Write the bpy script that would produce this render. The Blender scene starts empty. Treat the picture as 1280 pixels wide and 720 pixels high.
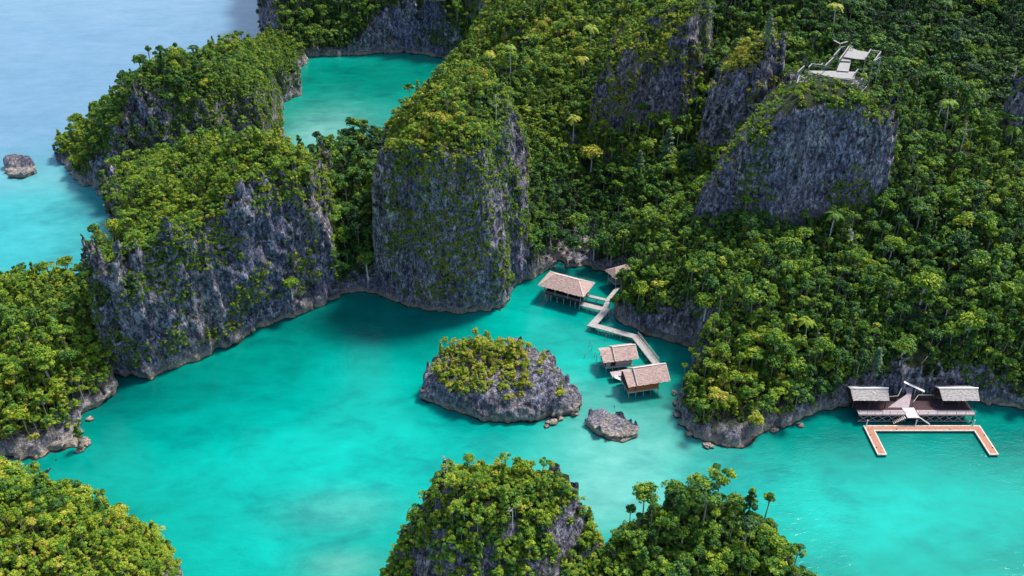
import bpy, math, random
import numpy as np
from mathutils import Vector, Matrix
from mathutils.bvhtree import BVHTree

R = math.radians
random.seed(7)
rng = np.random.default_rng(11)
scene = bpy.context.scene
col = scene.collection

# ------------------------------------------------------------------ camera
CAM_H, PITCH, F = 136.0, 33.0, 1108.5
cam = bpy.data.objects.new('camera', bpy.data.cameras.new('camera'))
col.objects.link(cam)
cam.location = (0, 0, CAM_H)
cam.rotation_euler = (R(90 - PITCH), 0, 0)
cam.data.sensor_width = 36
cam.data.lens = F / 1280 * 36
cam.data.clip_start = 1
cam.data.clip_end = 20000
scene.camera = cam

# ------------------------------------------------------------------ sky, sun, exposure
SUN_EL, SUN_AZ = 60.0, 50.0          # azimuth east of the viewing direction (+Y)
world = bpy.data.worlds.new('World')
scene.world = world
world.use_nodes = True
wn = world.node_tree
sky = wn.nodes.new('ShaderNodeTexSky')
sky.sky_type = 'NISHITA'
sky.sun_disc = False
sky.sun_elevation = R(SUN_EL)
sky.sun_rotation = R(SUN_AZ)
sky.air_density = 1.0
sky.dust_density = 2.0
sky.ozone_density = 1.0
bg = wn.nodes['Background']
bg.inputs[1].default_value = 0.15
wn.links.new(sky.outputs[0], bg.inputs[0])
sun = bpy.data.objects.new('sun', bpy.data.lights.new('sun', 'SUN'))
col.objects.link(sun)
sun.data.energy = 3.2
sun.data.angle = R(10.0)
sun.data.color = (1.0, 0.95, 0.86)
sd = Vector((math.sin(R(SUN_AZ)) * math.cos(R(SUN_EL)), math.cos(R(SUN_AZ)) * math.cos(R(SUN_EL)), math.sin(R(SUN_EL))))
sun.rotation_euler = sd.to_track_quat('Z', 'Y').to_euler()
scene.view_settings.view_transform = 'Standard'
scene.view_settings.look = 'None'
scene.view_settings.gamma = 1.0
scene.view_settings.exposure = 1.0
scene.cycles.max_bounces = 6
scene.cycles.diffuse_bounces = 3
scene.cycles.transparent_max_bounces = 4
scene.cycles.use_denoising = True

# ------------------------------------------------------------------ survey helpers: bearings read from the photo, turned into metres
sp, cp = math.sin(R(PITCH)), math.cos(R(PITCH))
def ray(px, py):
    a, b = (px - 640) / F, (360 - py) / F
    return np.array([a, cp + b * sp, -sp + b * cp])
def Z(px, py, z=0.0):
    d = ray(px, py); t = (z - CAM_H) / d[2]
    return (d[0] * t, d[1] * t, z)
def Y(px, py, y):
    d = ray(px, py); t = y / d[1]
    return (d[0] * t, y, CAM_H + d[2] * t)
def z0(*p):
    return [Z(x, y)[:2] for x, y in p]
def yy(*p):
    return [Y(*q)[:2] for q in p]

# ------------------------------------------------------------------ noise
LAT = rng.random((64, 64, 64)).astype(np.float32) * 2 - 1
def noise3(x, y, z):
    x = np.asarray(x, np.float32) + 1000; y = np.asarray(y, np.float32) + 1000; z = np.asarray(z, np.float32) + 1000
    xi = np.floor(x).astype(np.int32); yi = np.floor(y).astype(np.int32); zi = np.floor(z).astype(np.int32)
    fx, fy, fz = x - xi, y - yi, z - zi
    fx = fx * fx * (3 - 2 * fx); fy = fy * fy * (3 - 2 * fy); fz = fz * fz * (3 - 2 * fz)
    x0, y0, z0_ = xi & 63, yi & 63, zi & 63
    x1, y1, z1 = (xi + 1) & 63, (yi + 1) & 63, (zi + 1) & 63
    a = LAT[x0, y0, z0_] * (1 - fx) + LAT[x1, y0, z0_] * fx
    b = LAT[x0, y1, z0_] * (1 - fx) + LAT[x1, y1, z0_] * fx
    c = LAT[x0, y0, z1] * (1 - fx) + LAT[x1, y0, z1] * fx
    d = LAT[x0, y1, z1] * (1 - fx) + LAT[x1, y1, z1] * fx
    return (a * (1 - fy) + b * fy) * (1 - fz) + (c * (1 - fy) + d * fy) * fz
def fbm2(x, y, s, o=3, k=0.0):
    r = 0; a = 1; t = 0
    for i in range(o):
        r = r + a * noise3(x / s * 2**i + 17.3 * i + k, y / s * 2**i - 9.1 * i, np.zeros_like(x) + 0.37 + k); t += a; a *= .5
    return r / t

def poly_sdf(P, x, y):
    """signed distance, positive inside"""
    P = np.array(P, np.float64)
    d = np.full(x.shape, 1e9); inside = np.zeros(x.shape, bool)
    n = len(P)
    for i in range(n):
        ax, ay = P[i]; bx, by = P[(i + 1) % n]
        ex, ey = bx - ax, by - ay
        L = ex * ex + ey * ey + 1e-9
        t = np.clip(((x - ax) * ex + (y - ay) * ey) / L, 0, 1)
        d = np.minimum(d, (x - ax - t * ex) ** 2 + (y - ay - t * ey) ** 2)
        c = ((ay > y) != (by > y))
        with np.errstate(divide='ignore', invalid='ignore'):
            xx = ex * (y - ay) / (ey if abs(ey) > 1e-9 else 1e-9) + ax
        inside ^= c & (x < xx)
    d = np.sqrt(d)
    return np.where(inside, d, -d)

def tps(pts, x, y, smooth=0.5):
    P = np.array(pts, np.float64); n = len(P); S = 50.0
    U = lambda r2: np.where(r2 > 1e-12, r2 * np.log(r2 + 1e-12), 0)
    X = P[:, :2] / S
    K = U(((X[:, None] - X[None]) ** 2).sum(-1)) + np.eye(n) * smooth * 0.02
    A = np.zeros((n + 3, n + 3)); A[:n, :n] = K; A[:n, n] = 1; A[:n, n+1:] = X; A[n, :n] = 1; A[n+1:, :n] = X.T
    w = np.linalg.solve(A, np.concatenate([P[:, 2], [0, 0, 0]]))
    xs, ys = x / S, y / S
    r = w[n] + w[n+1] * xs + w[n+2] * ys
    for i in range(n):
        r = r + w[i] * U((xs - X[i, 0]) ** 2 + (ys - X[i, 1]) ** 2)
    return np.clip(r, P[:, 2].min() * 0.6, P[:, 2].max() + 0.3)

# ------------------------------------------------------------------ terrain: surface nets over a field
def surface_nets(Fd, org, s):
    nx, ny, nz = Fd.shape
    sg = Fd > 0
    c = [sg[a:nx-1+a, b:ny-1+b, e:nz-1+e] for a in (0, 1) for b in (0, 1) for e in (0, 1)]
    allv = np.logical_and.reduce(c); anyv = np.logical_or.reduce(c)
    act = anyv & ~allv
    idx = np.full(act.shape, -1, np.int64)
    ii, jj, kk = np.nonzero(act)
    idx[ii, jj, kk] = np.arange(len(ii))
    acc = np.zeros((len(ii), 3)); cnt = np.zeros(len(ii))
    offs = [(a, b, e) for a in (0, 1) for b in (0, 1) for e in (0, 1)]
    for o in offs:
        for ax in range(3):
            if o[ax]: continue
            p = list(o); p[ax] = 1
            v0 = Fd[ii+o[0], jj+o[1], kk+o[2]]; v1 = Fd[ii+p[0], jj+p[1], kk+p[2]]
            m = (v0 > 0) != (v1 > 0)
            t = np.where(m, v0 / np.where(np.abs(v0 - v1) < 1e-9, 1, v0 - v1), 0)
            q = np.array(o, float)[None].repeat(len(ii), 0); q[:, ax] += t
            acc += np.where(m[:, None], q, 0); cnt += m
    V = (acc / cnt[:, None] + np.stack([ii, jj, kk], 1)) * s + np.array(org)
    faces = []
    for ax in range(3):
        o1, o2 = [(1, 2), (2, 0), (0, 1)][ax]
        sl0 = [slice(None)] * 3; sl1 = [slice(None)] * 3
        sl0[ax] = slice(0, -1); sl1[ax] = slice(1, None)
        A, B = sg[tuple(sl0)], sg[tuple(sl1)]
        e = A != B
        p = np.array(np.nonzero(e)).T
        ok = (p[:, o1] > 0) & (p[:, o2] > 0) & (p[:, o1] < Fd.shape[o1] - 1) & (p[:, o2] < Fd.shape[o2] - 1)
        p = p[ok]
        u = np.zeros(3, int); u[o1] = 1
        w = np.zeros(3, int); w[o2] = 1
        q = [p - u - w, p - w, p, p - u]
        ids = np.stack([idx[t[:, 0], t[:, 1], t[:, 2]] for t in q], 1)
        flip = ~A[p[:, 0], p[:, 1], p[:, 2]]
        ids[flip] = ids[flip][:, ::-1]
        faces.append(ids)
    return V, np.concatenate(faces)

def biggest(V, Q):
    lab = np.arange(len(V))
    while True:
        m = lab[Q].min(1); new = lab.copy(); np.minimum.at(new, Q.ravel(), m.repeat(4)); new = new[new]
        if (new == lab).all(): break
        lab = new
    k = np.bincount(lab).argmax(); ok = lab == k
    Q = Q[ok[Q[:, 0]]]; idx = np.cumsum(ok) - 1
    return V[ok], idx[Q]
def mesh_from(name, V, Fq, mat, smooth=True):
    me = bpy.data.meshes.new(name)
    n = Fq.shape[1]
    me.vertices.add(len(V)); me.vertices.foreach_set('co', np.asarray(V, np.float32).ravel())
    me.loops.add(Fq.size); me.loops.foreach_set('vertex_index', Fq.astype(np.int32).ravel())
    me.polygons.add(len(Fq)); me.polygons.foreach_set('loop_start', np.arange(len(Fq), dtype=np.int32) * n)
    if smooth: me.polygons.foreach_set('use_smooth', np.ones(len(Fq), bool))
    me.update(calc_edges=True)
    if mat: me.materials.append(mat)
    return me

def tag(o, label=None, cat=None, group=None, kind=None):
    if label: o['label'] = label
    if cat: o['category'] = cat
    if group: o['group'] = group
    if kind: o['kind'] = kind
    return o

# ------------------------------------------------------------------ node helpers
def new_mat(name):
    m = bpy.data.materials.new(name); m.use_nodes = True
    nt = m.node_tree; b = nt.nodes['Principled BSDF']
    b.inputs['Specular IOR Level'].default_value = 0.25
    b.inputs['Roughness'].default_value = 0.85
    return m, nt, b
def N(nt, t, **kw):
    n = nt.nodes.new('ShaderNode' + t)
    for k, v in kw.items():
        if k in n.inputs.keys(): n.inputs[k].default_value = v
        else: setattr(n, k, v)
    return n
def ramp(nt, src, stops, interp='LINEAR'):
    r = nt.nodes.new('ShaderNodeValToRGB'); r.color_ramp.interpolation = interp
    e = r.color_ramp.elements
    while len(e) < len(stops): e.new(0.5)
    for k, (p, c) in enumerate(stops):
        e[k].position = p; e[k].color = (*c, 1) if len(c) == 3 else c
    if src: nt.links.new(src, r.inputs[0])
    return r
def mix(nt, fac, a, b, mode='MIX'):
    m = nt.nodes.new('ShaderNodeMix'); m.data_type = 'RGBA'; m.blend_type = mode
    for sock, v in ((m.inputs[0], fac), (m.inputs[6], a), (m.inputs[7], b)):
        if isinstance(v, bpy.types.NodeSocket): nt.links.new(v, sock)
        elif isinstance(v, (int, float)): sock.default_value = v
        else: sock.default_value = (*v, 1)
    return m.outputs[2]
def noise_tex(nt, vec, scale, detail=4, rough=0.6, dist=0.0):
    n = N(nt, 'TexNoise'); n.inputs['Scale'].default_value = scale; n.inputs['Detail'].default_value = detail
    n.inputs['Roughness'].default_value = rough; n.inputs['Distortion'].default_value = dist
    nt.links.new(vec, n.inputs['Vector'])
    return n.outputs['Fac']
def stretch(nt, vec, sc):
    m = N(nt, 'Mapping'); m.inputs['Scale'].default_value = sc
    nt.links.new(vec, m.inputs['Vector']); return m.outputs[0]
def smoothstep(nt, src, a, b):
    r = N(nt, 'MapRange'); r.interpolation_type = 'SMOOTHSTEP'
    r.inputs['From Min'].default_value = a; r.inputs['From Max'].default_value = b
    nt.links.new(src, r.inputs['Value']); return r.outputs[0]
def math_n(nt, op, a, b=0.0):
    m = N(nt, 'Math'); m.operation = op
    for s, v in ((m.inputs[0], a), (m.inputs[1], b)):
        if isinstance(v, bpy.types.NodeSocket): nt.links.new(v, s)
        else: s.default_value = v
    return m.outputs[0]

# ------------------------------------------------------------------ rock material
def rock_material(bare=0.0):
    m, nt, b = new_mat('karst_limestone')
    g = N(nt, 'NewGeometry'); pos = g.outputs['Position']
    sep = N(nt, 'SeparateXYZ'); nt.links.new(pos, sep.inputs[0])
    sn = N(nt, 'SeparateXYZ'); nt.links.new(g.outputs['Normal'], sn.inputs[0])
    v1 = stretch(nt, pos, (1, 1, 0.55))
    v2 = stretch(nt, pos, (1, 1, 0.24))
    n_big = noise_tex(nt, v1, 0.07, 5, 0.6, 0.6)
    n_mid = noise_tex(nt, v1, 0.45, 6, 0.72, 0.8)
    n_str = noise_tex(nt, v2, 0.9, 5, 0.75, 0.3)
    n_fin = noise_tex(nt, v1, 1.25, 5, 0.75, 0.4)
    base = ramp(nt, n_mid, [(0.30, (0.08, 0.08, 0.095)), (0.45, (0.23, 0.225, 0.255)), (0.56, (0.38, 0.37, 0.40)), (0.72, (0.62, 0.60, 0.61))]).outputs[0]
    streak = ramp(nt, n_str, [(0.36, (0.30, 0.30, 0.36)), (0.50, (0.9, 0.9, 0.95)), (0.66, (1.25, 1.22, 1.18))]).outputs[0]
    c = mix(nt, 0.9, base, streak, 'MULTIPLY')
    tint = ramp(nt, n_big, [(0.38, (0.72, 0.76, 0.98)), (0.50, (1.0, 1.0, 1.03)), (0.62, (1.22, 1.14, 1.0)), (0.72, (1.4, 1.2, 0.95))]).outputs[0]
    c = mix(nt, 0.85, c, tint, 'MULTIPLY')
    fin = ramp(nt, n_fin, [(0.38, (0.22, 0.22, 0.26)), (0.5, (0.9, 0.9, 0.92)), (0.64, (1.5, 1.46, 1.42))]).outputs[0]
    c = mix(nt, 0.9, c, fin, 'MULTIPLY')
    n_crk = noise_tex(nt, v1, 0.75, 3, 0.55, 1.6)
    crk = smoothstep(nt, math_n(nt, 'ABSOLUTE', math_n(nt, 'SUBTRACT', n_crk, 0.5)), 0.0, 0.035)
    c = mix(nt, crk, mix(nt, 1.0, c, (0.22, 0.22, 0.27), 'MULTIPLY'), c)
    # wave-washed paler foot and a tan lip just above the water, wavering in height
    wob = math_n(nt, 'MULTIPLY', math_n(nt, 'SUBTRACT', n_big, 0.5), 9.0)
    hz = math_n(nt, 'SUBTRACT', sep.outputs[2], wob)
    low = smoothstep(nt, hz, 5.5, 1.0)
    pale = mix(nt, n_fin, (0.10, 0.09, 0.095), (0.62, 0.57, 0.56))
    c = mix(nt, math_n(nt, 'MULTIPLY', low, 0.55), c, pale)
    lip = smoothstep(nt, math_n(nt, 'ADD', sep.outputs[2], math_n(nt, 'MULTIPLY', math_n(nt, 'SUBTRACT', n_mid, 0.5), 4.0)), 2.0, 1.1)
    tan = mix(nt, n_mid, (0.36, 0.29, 0.22), (0.78, 0.66, 0.52))
    c = mix(nt, math_n(nt, 'MULTIPLY', lip, 0.88), c, tan)
    c = mix(nt, 0.4, c, fin, 'MULTIPLY')
    wet = smoothstep(nt, sep.outputs[2], 0.38, 0.10)
    c = mix(nt, wet, c, (0.035, 0.032, 0.028))
    # moss and leaf litter on everything that is not steep
    flat = smoothstep(nt, math_n(nt, 'ADD', sn.outputs[2], math_n(nt, 'MULTIPLY', math_n(nt, 'SUBTRACT', n_mid, 0.5), 1.1)), 0.48 + bare, 0.72 + bare)
    flat = math_n(nt, 'MULTIPLY', flat, smoothstep(nt, sep.outputs[2], 2.0, 4.5))
    moss = ramp(nt, n_fin, [(0.35, (0.012, 0.02, 0.008)), (0.55, (0.035, 0.055, 0.014)), (0.75, (0.075, 0.09, 0.03))]).outputs[0]
    c = mix(nt, flat, c, moss)
    nt.links.new(c, b.inputs['Base Color'])
    h = math_n(nt, 'ADD', math_n(nt, 'MULTIPLY', n_mid, 1.6), math_n(nt, 'ADD', math_n(nt, 'MULTIPLY', n_str, 0.9), math_n(nt, 'ADD', math_n(nt, 'MULTIPLY', n_fin, 0.7), math_n(nt, 'MULTIPLY', crk, 0.5))))
    bp = N(nt, 'Bump'); bp.inputs['Strength'].default_value = 1.0; bp.inputs['Distance'].default_value = 1.3
    nt.links.new(h, bp.inputs['Height']); nt.links.new(bp.outputs[0], b.inputs['Normal'])
    return m
ROCK = rock_material()
BARE_ROCK = rock_material(0.45)

HILLS = []
def hill(name, label, cat, foot, tops, w=6.0, step=0.6, amp=1.3, forest=1.0, bush=0.25, kind='structure', jitter=1.6,
         zmin=-2.0, tree=(1.0, 1.0), tint=0.5, wmap=None, wig=1.0, bushtint=0.62, mat=None, gap=0.0, zone=None, ridge=0.0, bare=()):
    P = np.array(foot); x0_, y0_ = P.min(0) - 3 - step; x1_, y1_ = P.max(0) + 3 + step
    xs = np.arange(x0_, x1_, step); ys = np.arange(y0_, y1_, step)
    X, Yg = np.meshgrid(xs, ys, indexing='ij')
    d = poly_sdf(foot, X, Yg)
    d = d + jitter * fbm2(X, Yg, 7.0, 4, 3.1)
    H = tps(tops, X, Yg)
    W = w
    if wmap:
        A = np.array(wmap); ds = ((X[..., None] - A[:, 0]) ** 2 + (Yg[..., None] - A[:, 1]) ** 2) ** 1.5 + 1e-3
        W = (A[:, 2] / ds).sum(-1) / (1 / ds).sum(-1)
    s = 1 - np.exp(-3.0 * np.clip(d, 0, None) / W)
    h = H * s + wig * np.clip(H * 0.08, 0.2, 2.6) * fbm2(X, Yg, 13.0, 4, 8.0) * np.clip(d / 3, 0, 1)
    if ridge:
        rn = 1 - np.abs(fbm2(X, Yg, 24.0, 3, 14.0)) * 3.2
        h = h + ridge * np.clip(rn - .25, -.3, 1) * np.clip(d / 8, 0, 1) * np.clip(H / 12, 0, 1)
    h = np.where(d < 0, np.maximum(-6, d * 3), h)
    gx, gy = np.gradient(h, step); G = np.sqrt(1 + np.minimum(gx**2 + gy**2, 49))
    zs = np.arange(zmin, h.max() + 3 + step, step)
    D = (h[..., None] - zs) / G[..., None]
    m = np.abs(D) < amp * 2.2
    i, j, k = np.nonzero(m)
    x, y, z = xs[i], ys[j], zs[k]
    steep = np.maximum(np.clip((G[i, j] - 1.1) / 1.5, 0.12, 1), 0.85 * (z < 4))
    n1 = 1 - 2 * np.abs(noise3(x / 4.2, y / 4.2, z / 13))
    n2 = 1 - 2 * np.abs(noise3(x / 1.7 + 31, y / 1.7, z / 6.0))
    n3 = noise3(x / 1.1, y / 1.1 + 5, z / 1.5)
    n4 = noise3(x / 9 + 3, y / 9, z / 14)
    nn = 1.25 * (0.50 * n1 + 0.42 * n2 + 0.45 * n3 + 0.8 * n4 - 0.1)
    notch = np.exp(-((z - 0.35) / 0.55) ** 2) * 1.0
    D[i, j, k] += amp * steep * nn - notch * np.clip(steep, 0.3, 1)
    V, Q = surface_nets(D.astype(np.float32), (xs[0], ys[0], zs[0]), step)
    if len(Q) < 90000: V, Q = biggest(V, Q)
    me = mesh_from(name, V, Q, mat or ROCK)
    o = bpy.data.objects.new(name, me); col.objects.link(o)
    tag(o, label, cat, kind=kind)
    HILLS.append(dict(o=o, V=V, Q=Q, xs=xs, ys=ys, G=G, d=d, forest=forest, bush=bush, tree=tree, tint=tint, name=name, gap=gap, zone=zone, bare=bare))
    return o

exec_time = __import__('time').time
T0 = exec_time()

# ---- main forested massif on the right, with the ravine and the spur
hill('forested_hill', 'long forested hillside rising behind the stilt huts and the floating dock', 'hillside',
     z0((655, 350), (675, 338), (700, 333), (750, 337), (800, 352), (772, 378), (765, 395), (790, 412), (830, 428), (862, 437), (872, 450), (862, 478), (845, 490),
        (841, 510), (852, 532), (880, 552), (905, 564), (932, 565), (940, 548), (952, 538), (985, 534), (1020, 524), (1060, 508), (1100, 502), (1160, 500), (1222, 503), (1280, 515), (1420, 535))
     + [(250, 170), (330, 300), (300, 460), (120, 450), (60, 440), (5, 446), (-28, 420)] + z0((592, 82), (600, 92), (590, 105), (565, 122), (530, 160)) + [(-32, 262), (-5, 235)],
     [Y(*p) for p in ((800, 395, 188), (820, 358, 193), (800, 325, 206), (780, 305, 222), (870, 300, 206), (860, 380, 181), (900, 440, 164), (880, 500, 156), (915, 506, 155), (960, 498, 158),
      (1000, 468, 161), (1050, 400, 172), (1150, 400, 173), (1260, 400, 172), (1000, 350, 185), (1100, 300, 200), (1250, 300, 200), (1250, 200, 228), (1150, 200, 222), (1000, 282, 205), (910, 290, 205), (1080, 120, 228),
      (1200, 100, 276), (1200, 0, 335), (1000, 15, 300), (900, 0, 320), (1300, 20, 330), (760, 232, 255), (720, 312, 230), (700, 190, 265), (840, 245, 240), (890, 230, 240), (850, 175, 262), (790, 190, 260), (925, 195, 242), (1150, 478, 158), (1240, 470, 160),
      (620, 95, 285), (650, 30, 340), (720, 65, 310), (780, 14, 360), (625, 92, 330), (580, 165, 262), (630, 200, 245), (1120, 30, 310), (1130, 110, 262), (1330, 420, 170))] + [(*Z(915, 548)[:2], 3.0), (*Z(880, 538)[:2], 4.0), (*Z(962, 520)[:2], 4.5), (*Z(1010, 508)[:2], 5.0), (*Z(860, 510)[:2], 4.0)],
     step=0.85, amp=1.5, tree=(.70, 1), ridge=4.0, jitter=2.2, gap=.06, wmap=[(*Z(800, 417)[:2], 5), (*Z(765, 395)[:2], 5), (*Z(900, 560)[:2], 4), (*Z(850, 500)[:2], 4), (*Z(720, 333)[:2], 5), (*Z(1000, 530)[:2], 5), (*Z(1200, 508)[:2], 5),
        (*Z(1060, 514)[:2], 5), (300, 300, 10), (100, 440, 10), (0, 430, 10), (0, 260, 6)], forest=1.0, bush=0.35, tint=0.47)
# ---- the big bare grey cliff below the lookout
hill('grey_cliff', 'tall bare grey blue cliff face right under the hilltop lookout platform', 'cliff',
     yy((856, 275, 209), (890, 262, 207), (930, 262, 205), (965, 258, 203), (1000, 255, 203), (1060, 252, 204), (1112, 240, 207), (1124, 190, 222), (1125, 130, 240), (1080, 90, 250), (1000, 90, 248), (930, 130, 235), (880, 200, 225)),
     [Y(*p) for p in ((1000, 120, 210), (1050, 118, 211), (1090, 135, 212), (1110, 178, 213), (965, 145, 211), (930, 180, 210), (900, 215, 210), (872, 252, 211), (1050, 100, 222), (1040, 98, 232), (1000, 102, 232), (1100, 118, 232), (940, 150, 226))],
     w=4.0, step=0.6, amp=1.6, wig=0.7, forest=0.06, bush=0.10, tint=0.6, zmin=5, tree=(.5, 1), gap=.1)
hill('grey_cliff', 'narrow leaning grey slab of cliff left of the lookout hill', 'cliff',
     yy((862, 205, 246), (900, 200, 243), (925, 180, 242), (950, 155, 243), (982, 120, 248), (985, 80, 262), (960, 50, 285), (920, 55, 285), (880, 110, 265)),
     [Y(*p) for p in ((958, 58, 255), (932, 82, 251), (905, 122, 248), (882, 165, 248), (978, 82, 254), (940, 66, 268))],
     w=4.5, step=0.6, amp=1.7, wig=2.2, ridge=3.0, forest=0.35, bush=0.16, tint=0.8, zmin=8, tree=(.5, 1), gap=.25)
hill('grey_cliff', 'broad broken grey cliff half hidden by trees near the top centre', 'cliff',
     yy((736, 130, 268), (770, 135, 266), (810, 140, 262), (865, 128, 264), (890, 90, 275), (900, 40, 300), (850, 10, 315), (790, 25, 310), (745, 70, 295)),
     [Y(*p) for p in ((850, 20, 278), (800, 48, 275), (757, 82, 273), (885, 35, 278), (872, 62, 270), (850, 22, 300), (780, 62, 290))],
     w=6.0, step=0.6, amp=1.9, wig=2.6, ridge=4.5, forest=0.4, bush=0.24, tint=0.68, zmin=8, tree=(.65, 1), gap=.42)
hill('grey_cliff', 'grey cliff knob at the right edge below the dark forest', 'cliff',
     yy((1236, 185, 232), (1262, 192, 229), (1300, 195, 228), (1345, 180, 230), (1350, 120, 255), (1280, 95, 256), (1248, 120, 250)),
     [Y(*p) for p in ((1276, 98, 236), (1256, 130, 234), (1310, 90, 238), (1244, 168, 233))],
     w=6.0, step=0.7, amp=1.5, wig=2, ridge=3, forest=0.9, bush=0.15, tint=0.6, zmin=8)
# ---- centre cliff
hill('limestone_cliff', 'massive rounded limestone cliff standing in the water at the centre', 'cliff',
     z0((470, 368), (482, 375), (505, 383), (530, 389), (560, 394), (590, 394), (612, 391), (630, 382), (642, 366), (658, 350), (664, 338)) + yy((668, 230, 243), (640, 150, 272), (560, 120, 285), (505, 130, 278), (484, 200, 250), (470, 290, 226)),
     [Y(*p) for p in ((485, 192, 219), (500, 158, 226), (540, 132, 222), (580, 110, 228), (605, 104, 236), (530, 182, 205), (560, 172, 204), (595, 168, 204), (628, 178, 208), (652, 210, 217), (655, 165, 230), (635, 128, 232), (560, 122, 250), (620, 118, 250), (510, 150, 246), (655, 180, 240))],
     w=6.5, step=0.6, amp=2.0, wig=1.8, ridge=2.5, forest=1.1, bush=0.44, tint=0.58, tree=(.5, 1), gap=0.26)
# ---- saddle
hill('forested_saddle', 'dark forested saddle between the left headland and the centre cliff', 'hillside',
     z0((400, 376), (425, 371), (450, 368), (470, 370), (500, 368), (520, 300), (500, 200), (450, 188), (415, 198), (385, 195), (370, 250), (380, 320)),
     [Y(*p) for p in ((430, 250, 230), (460, 268, 225), (450, 330, 204), (425, 350, 203), (400, 262, 225), (480, 222, 250), (430, 226, 258), (410, 228, 255))],
     w=9, step=0.8, amp=1.0, forest=1.1, bush=0.6, tint=0.25, tree=(.85, 1))
# ---- left headland
hill('limestone_headland', 'broad limestone headland with a long vegetated cliff facing the lagoon', 'cliff',
     z0((138, 474), (152, 474), (170, 477), (190, 474), (215, 462), (240, 450), (272, 438), (300, 427), (338, 410), (362, 396), (385, 384), (405, 378), (425, 373)) + yy((425, 300, 218), (418, 220, 240), (385, 190, 262), (330, 170, 275), (240, 150, 285))
     + z0((146, 247)) + yy((137, 285, 212), (128, 312, 194), (124, 400, 181)),
     [Y(*p) for p in ((135, 325, 178), (170, 312, 177), (150, 280, 198), (190, 252, 203), (215, 200, 240), (250, 250, 202), (250, 215, 225), (290, 205, 216), (316, 166, 211), (338, 176, 216), (362, 195, 212),
       (392, 218, 213), (405, 250, 209), (300, 212, 203), (240, 280, 187), (210, 300, 182), (345, 200, 206), (150, 235, 235), (320, 205, 240))],
     w=6.5, step=0.6, amp=2.1, wig=2.2, ridge=3.0, bare=[(*Y(345, 290, 202), 9), (*Y(180, 390, 176), 8), (*Y(250, 390, 182), 6)], forest=1.0, bush=0.50, tint=0.56, tree=(.5, 1), gap=0.40)
hill('limestone_headland', 'wooded summit of the left headland reaching into the open sea', 'hillside',
     z0((74, 193), (76, 208), (100, 232), (125, 243), (150, 250), (230, 250), (340, 215), (352, 172), (348, 150), (352, 128), (340, 100), (322, 75), (280, 80), (200, 110), (150, 130), (110, 165)),
     [Y(*p) for p in ((250, 100, 281), (295, 112, 283), (205, 104, 276), (172, 122, 273), (325, 138, 281), (165, 158, 266), (185, 165, 262), (150, 165, 268), (100, 196, 272), (125, 196, 262), (230, 172, 255), (300, 172, 250), (90, 208, 279),
       (200, 146, 266), (330, 150, 272), (140, 218, 255))] + [Z(250, 100, 12), Z(310, 90, 15), Z(190, 120, 7), Z(130, 150, 5), Z(150, 128, 4), (*Z(90, 170)[:2], 7), (*Z(330, 90)[:2], 12), (*Z(230, 100)[:2], 9)],
     w=9, step=0.7, amp=1.9, wig=2.0, ridge=3.0, bare=[(*Y(168, 140, 268), 5), (*Y(312, 110, 281), 4)], forest=1.4, bush=0.62, tint=0.50, tree=(.59, 1), gap=-.1)
hill('rock_neck', 'low rocky neck with scrub between the left headland and the far island', 'hillside',
     z0((322, 70), (335, 56), (385, 62), (388, 74), (374, 85), (378, 102), (374, 118), (355, 128), (350, 145), (352, 180), (300, 180), (290, 110)),
     [Y(*p) for p in ((348, 66, 385), (355, 88, 350), (335, 96, 330), (365, 110, 325), (335, 140, 300), (322, 98, 320), (372, 66, 400))],
     w=6, step=0.8, amp=1.6, forest=0.5, bush=0.4, tint=0.5, tree=(.46, 1), gap=.2)
hill('far_cliff', 'far island cliff behind the upper lagoon, cut by the top edge', 'cliff',
     z0((333, 53), (350, 60), (385, 72), (420, 71), (470, 67), (500, 66), (530, 68), (560, 75), (580, 86), (620, 90)) + [(0, 470), (-20, 540), (-150, 540)] + z0((333, 20), (328, 40)),
     [Y(*p) for p in ((340, -60, 445), (400, -45, 448), (470, -55, 450), (540, -60, 440), (590, 20, 410), (600, -30, 440), (430, -60, 500), (540, -60, 500), (380, 20, 432), (430, 10, 432), (600, 60, 395))],
     w=6, step=1.0, amp=2.0, wig=2, ridge=4, forest=1.0, bush=0.35, tint=0.42, tree=(.75, 1), gap=.1)
# ---- left hill
hill('wooded_hill', 'steep wooded hill at the left edge between the sea and the lagoon', 'hillside',
     z0((152, 478), (146, 493), (122, 507), (100, 521), (97, 538), (106, 552), (100, 562), (85, 576), (40, 600), (-90, 600), (-140, 420), (-40, 372), (60, 365), (118, 350), (140, 400)),
     [Y(*p) for p in ((-60, 425, 172), (0, 412, 174), (70, 388, 182), (118, 380, 182), (60, 470, 159), (40, 545, 146), (110, 435, 168), (-60, 500, 155), (125, 482, 161), (-100, 550, 150), (100, 512, 154))] + [(*Z(0, 382)[:2], 5), (*Z(70, 374)[:2], 5), (*Z(113, 364)[:2], 6), (*Z(-80, 385)[:2], 5), (*Y(40, 400, 192)[:2], 11), (*Y(-40, 400, 192)[:2], 11)],
     w=7, step=0.55, amp=1.4, forest=1.0, bush=0.6, tint=0.6, tree=(.59, 1), gap=.1, ridge=2)
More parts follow.
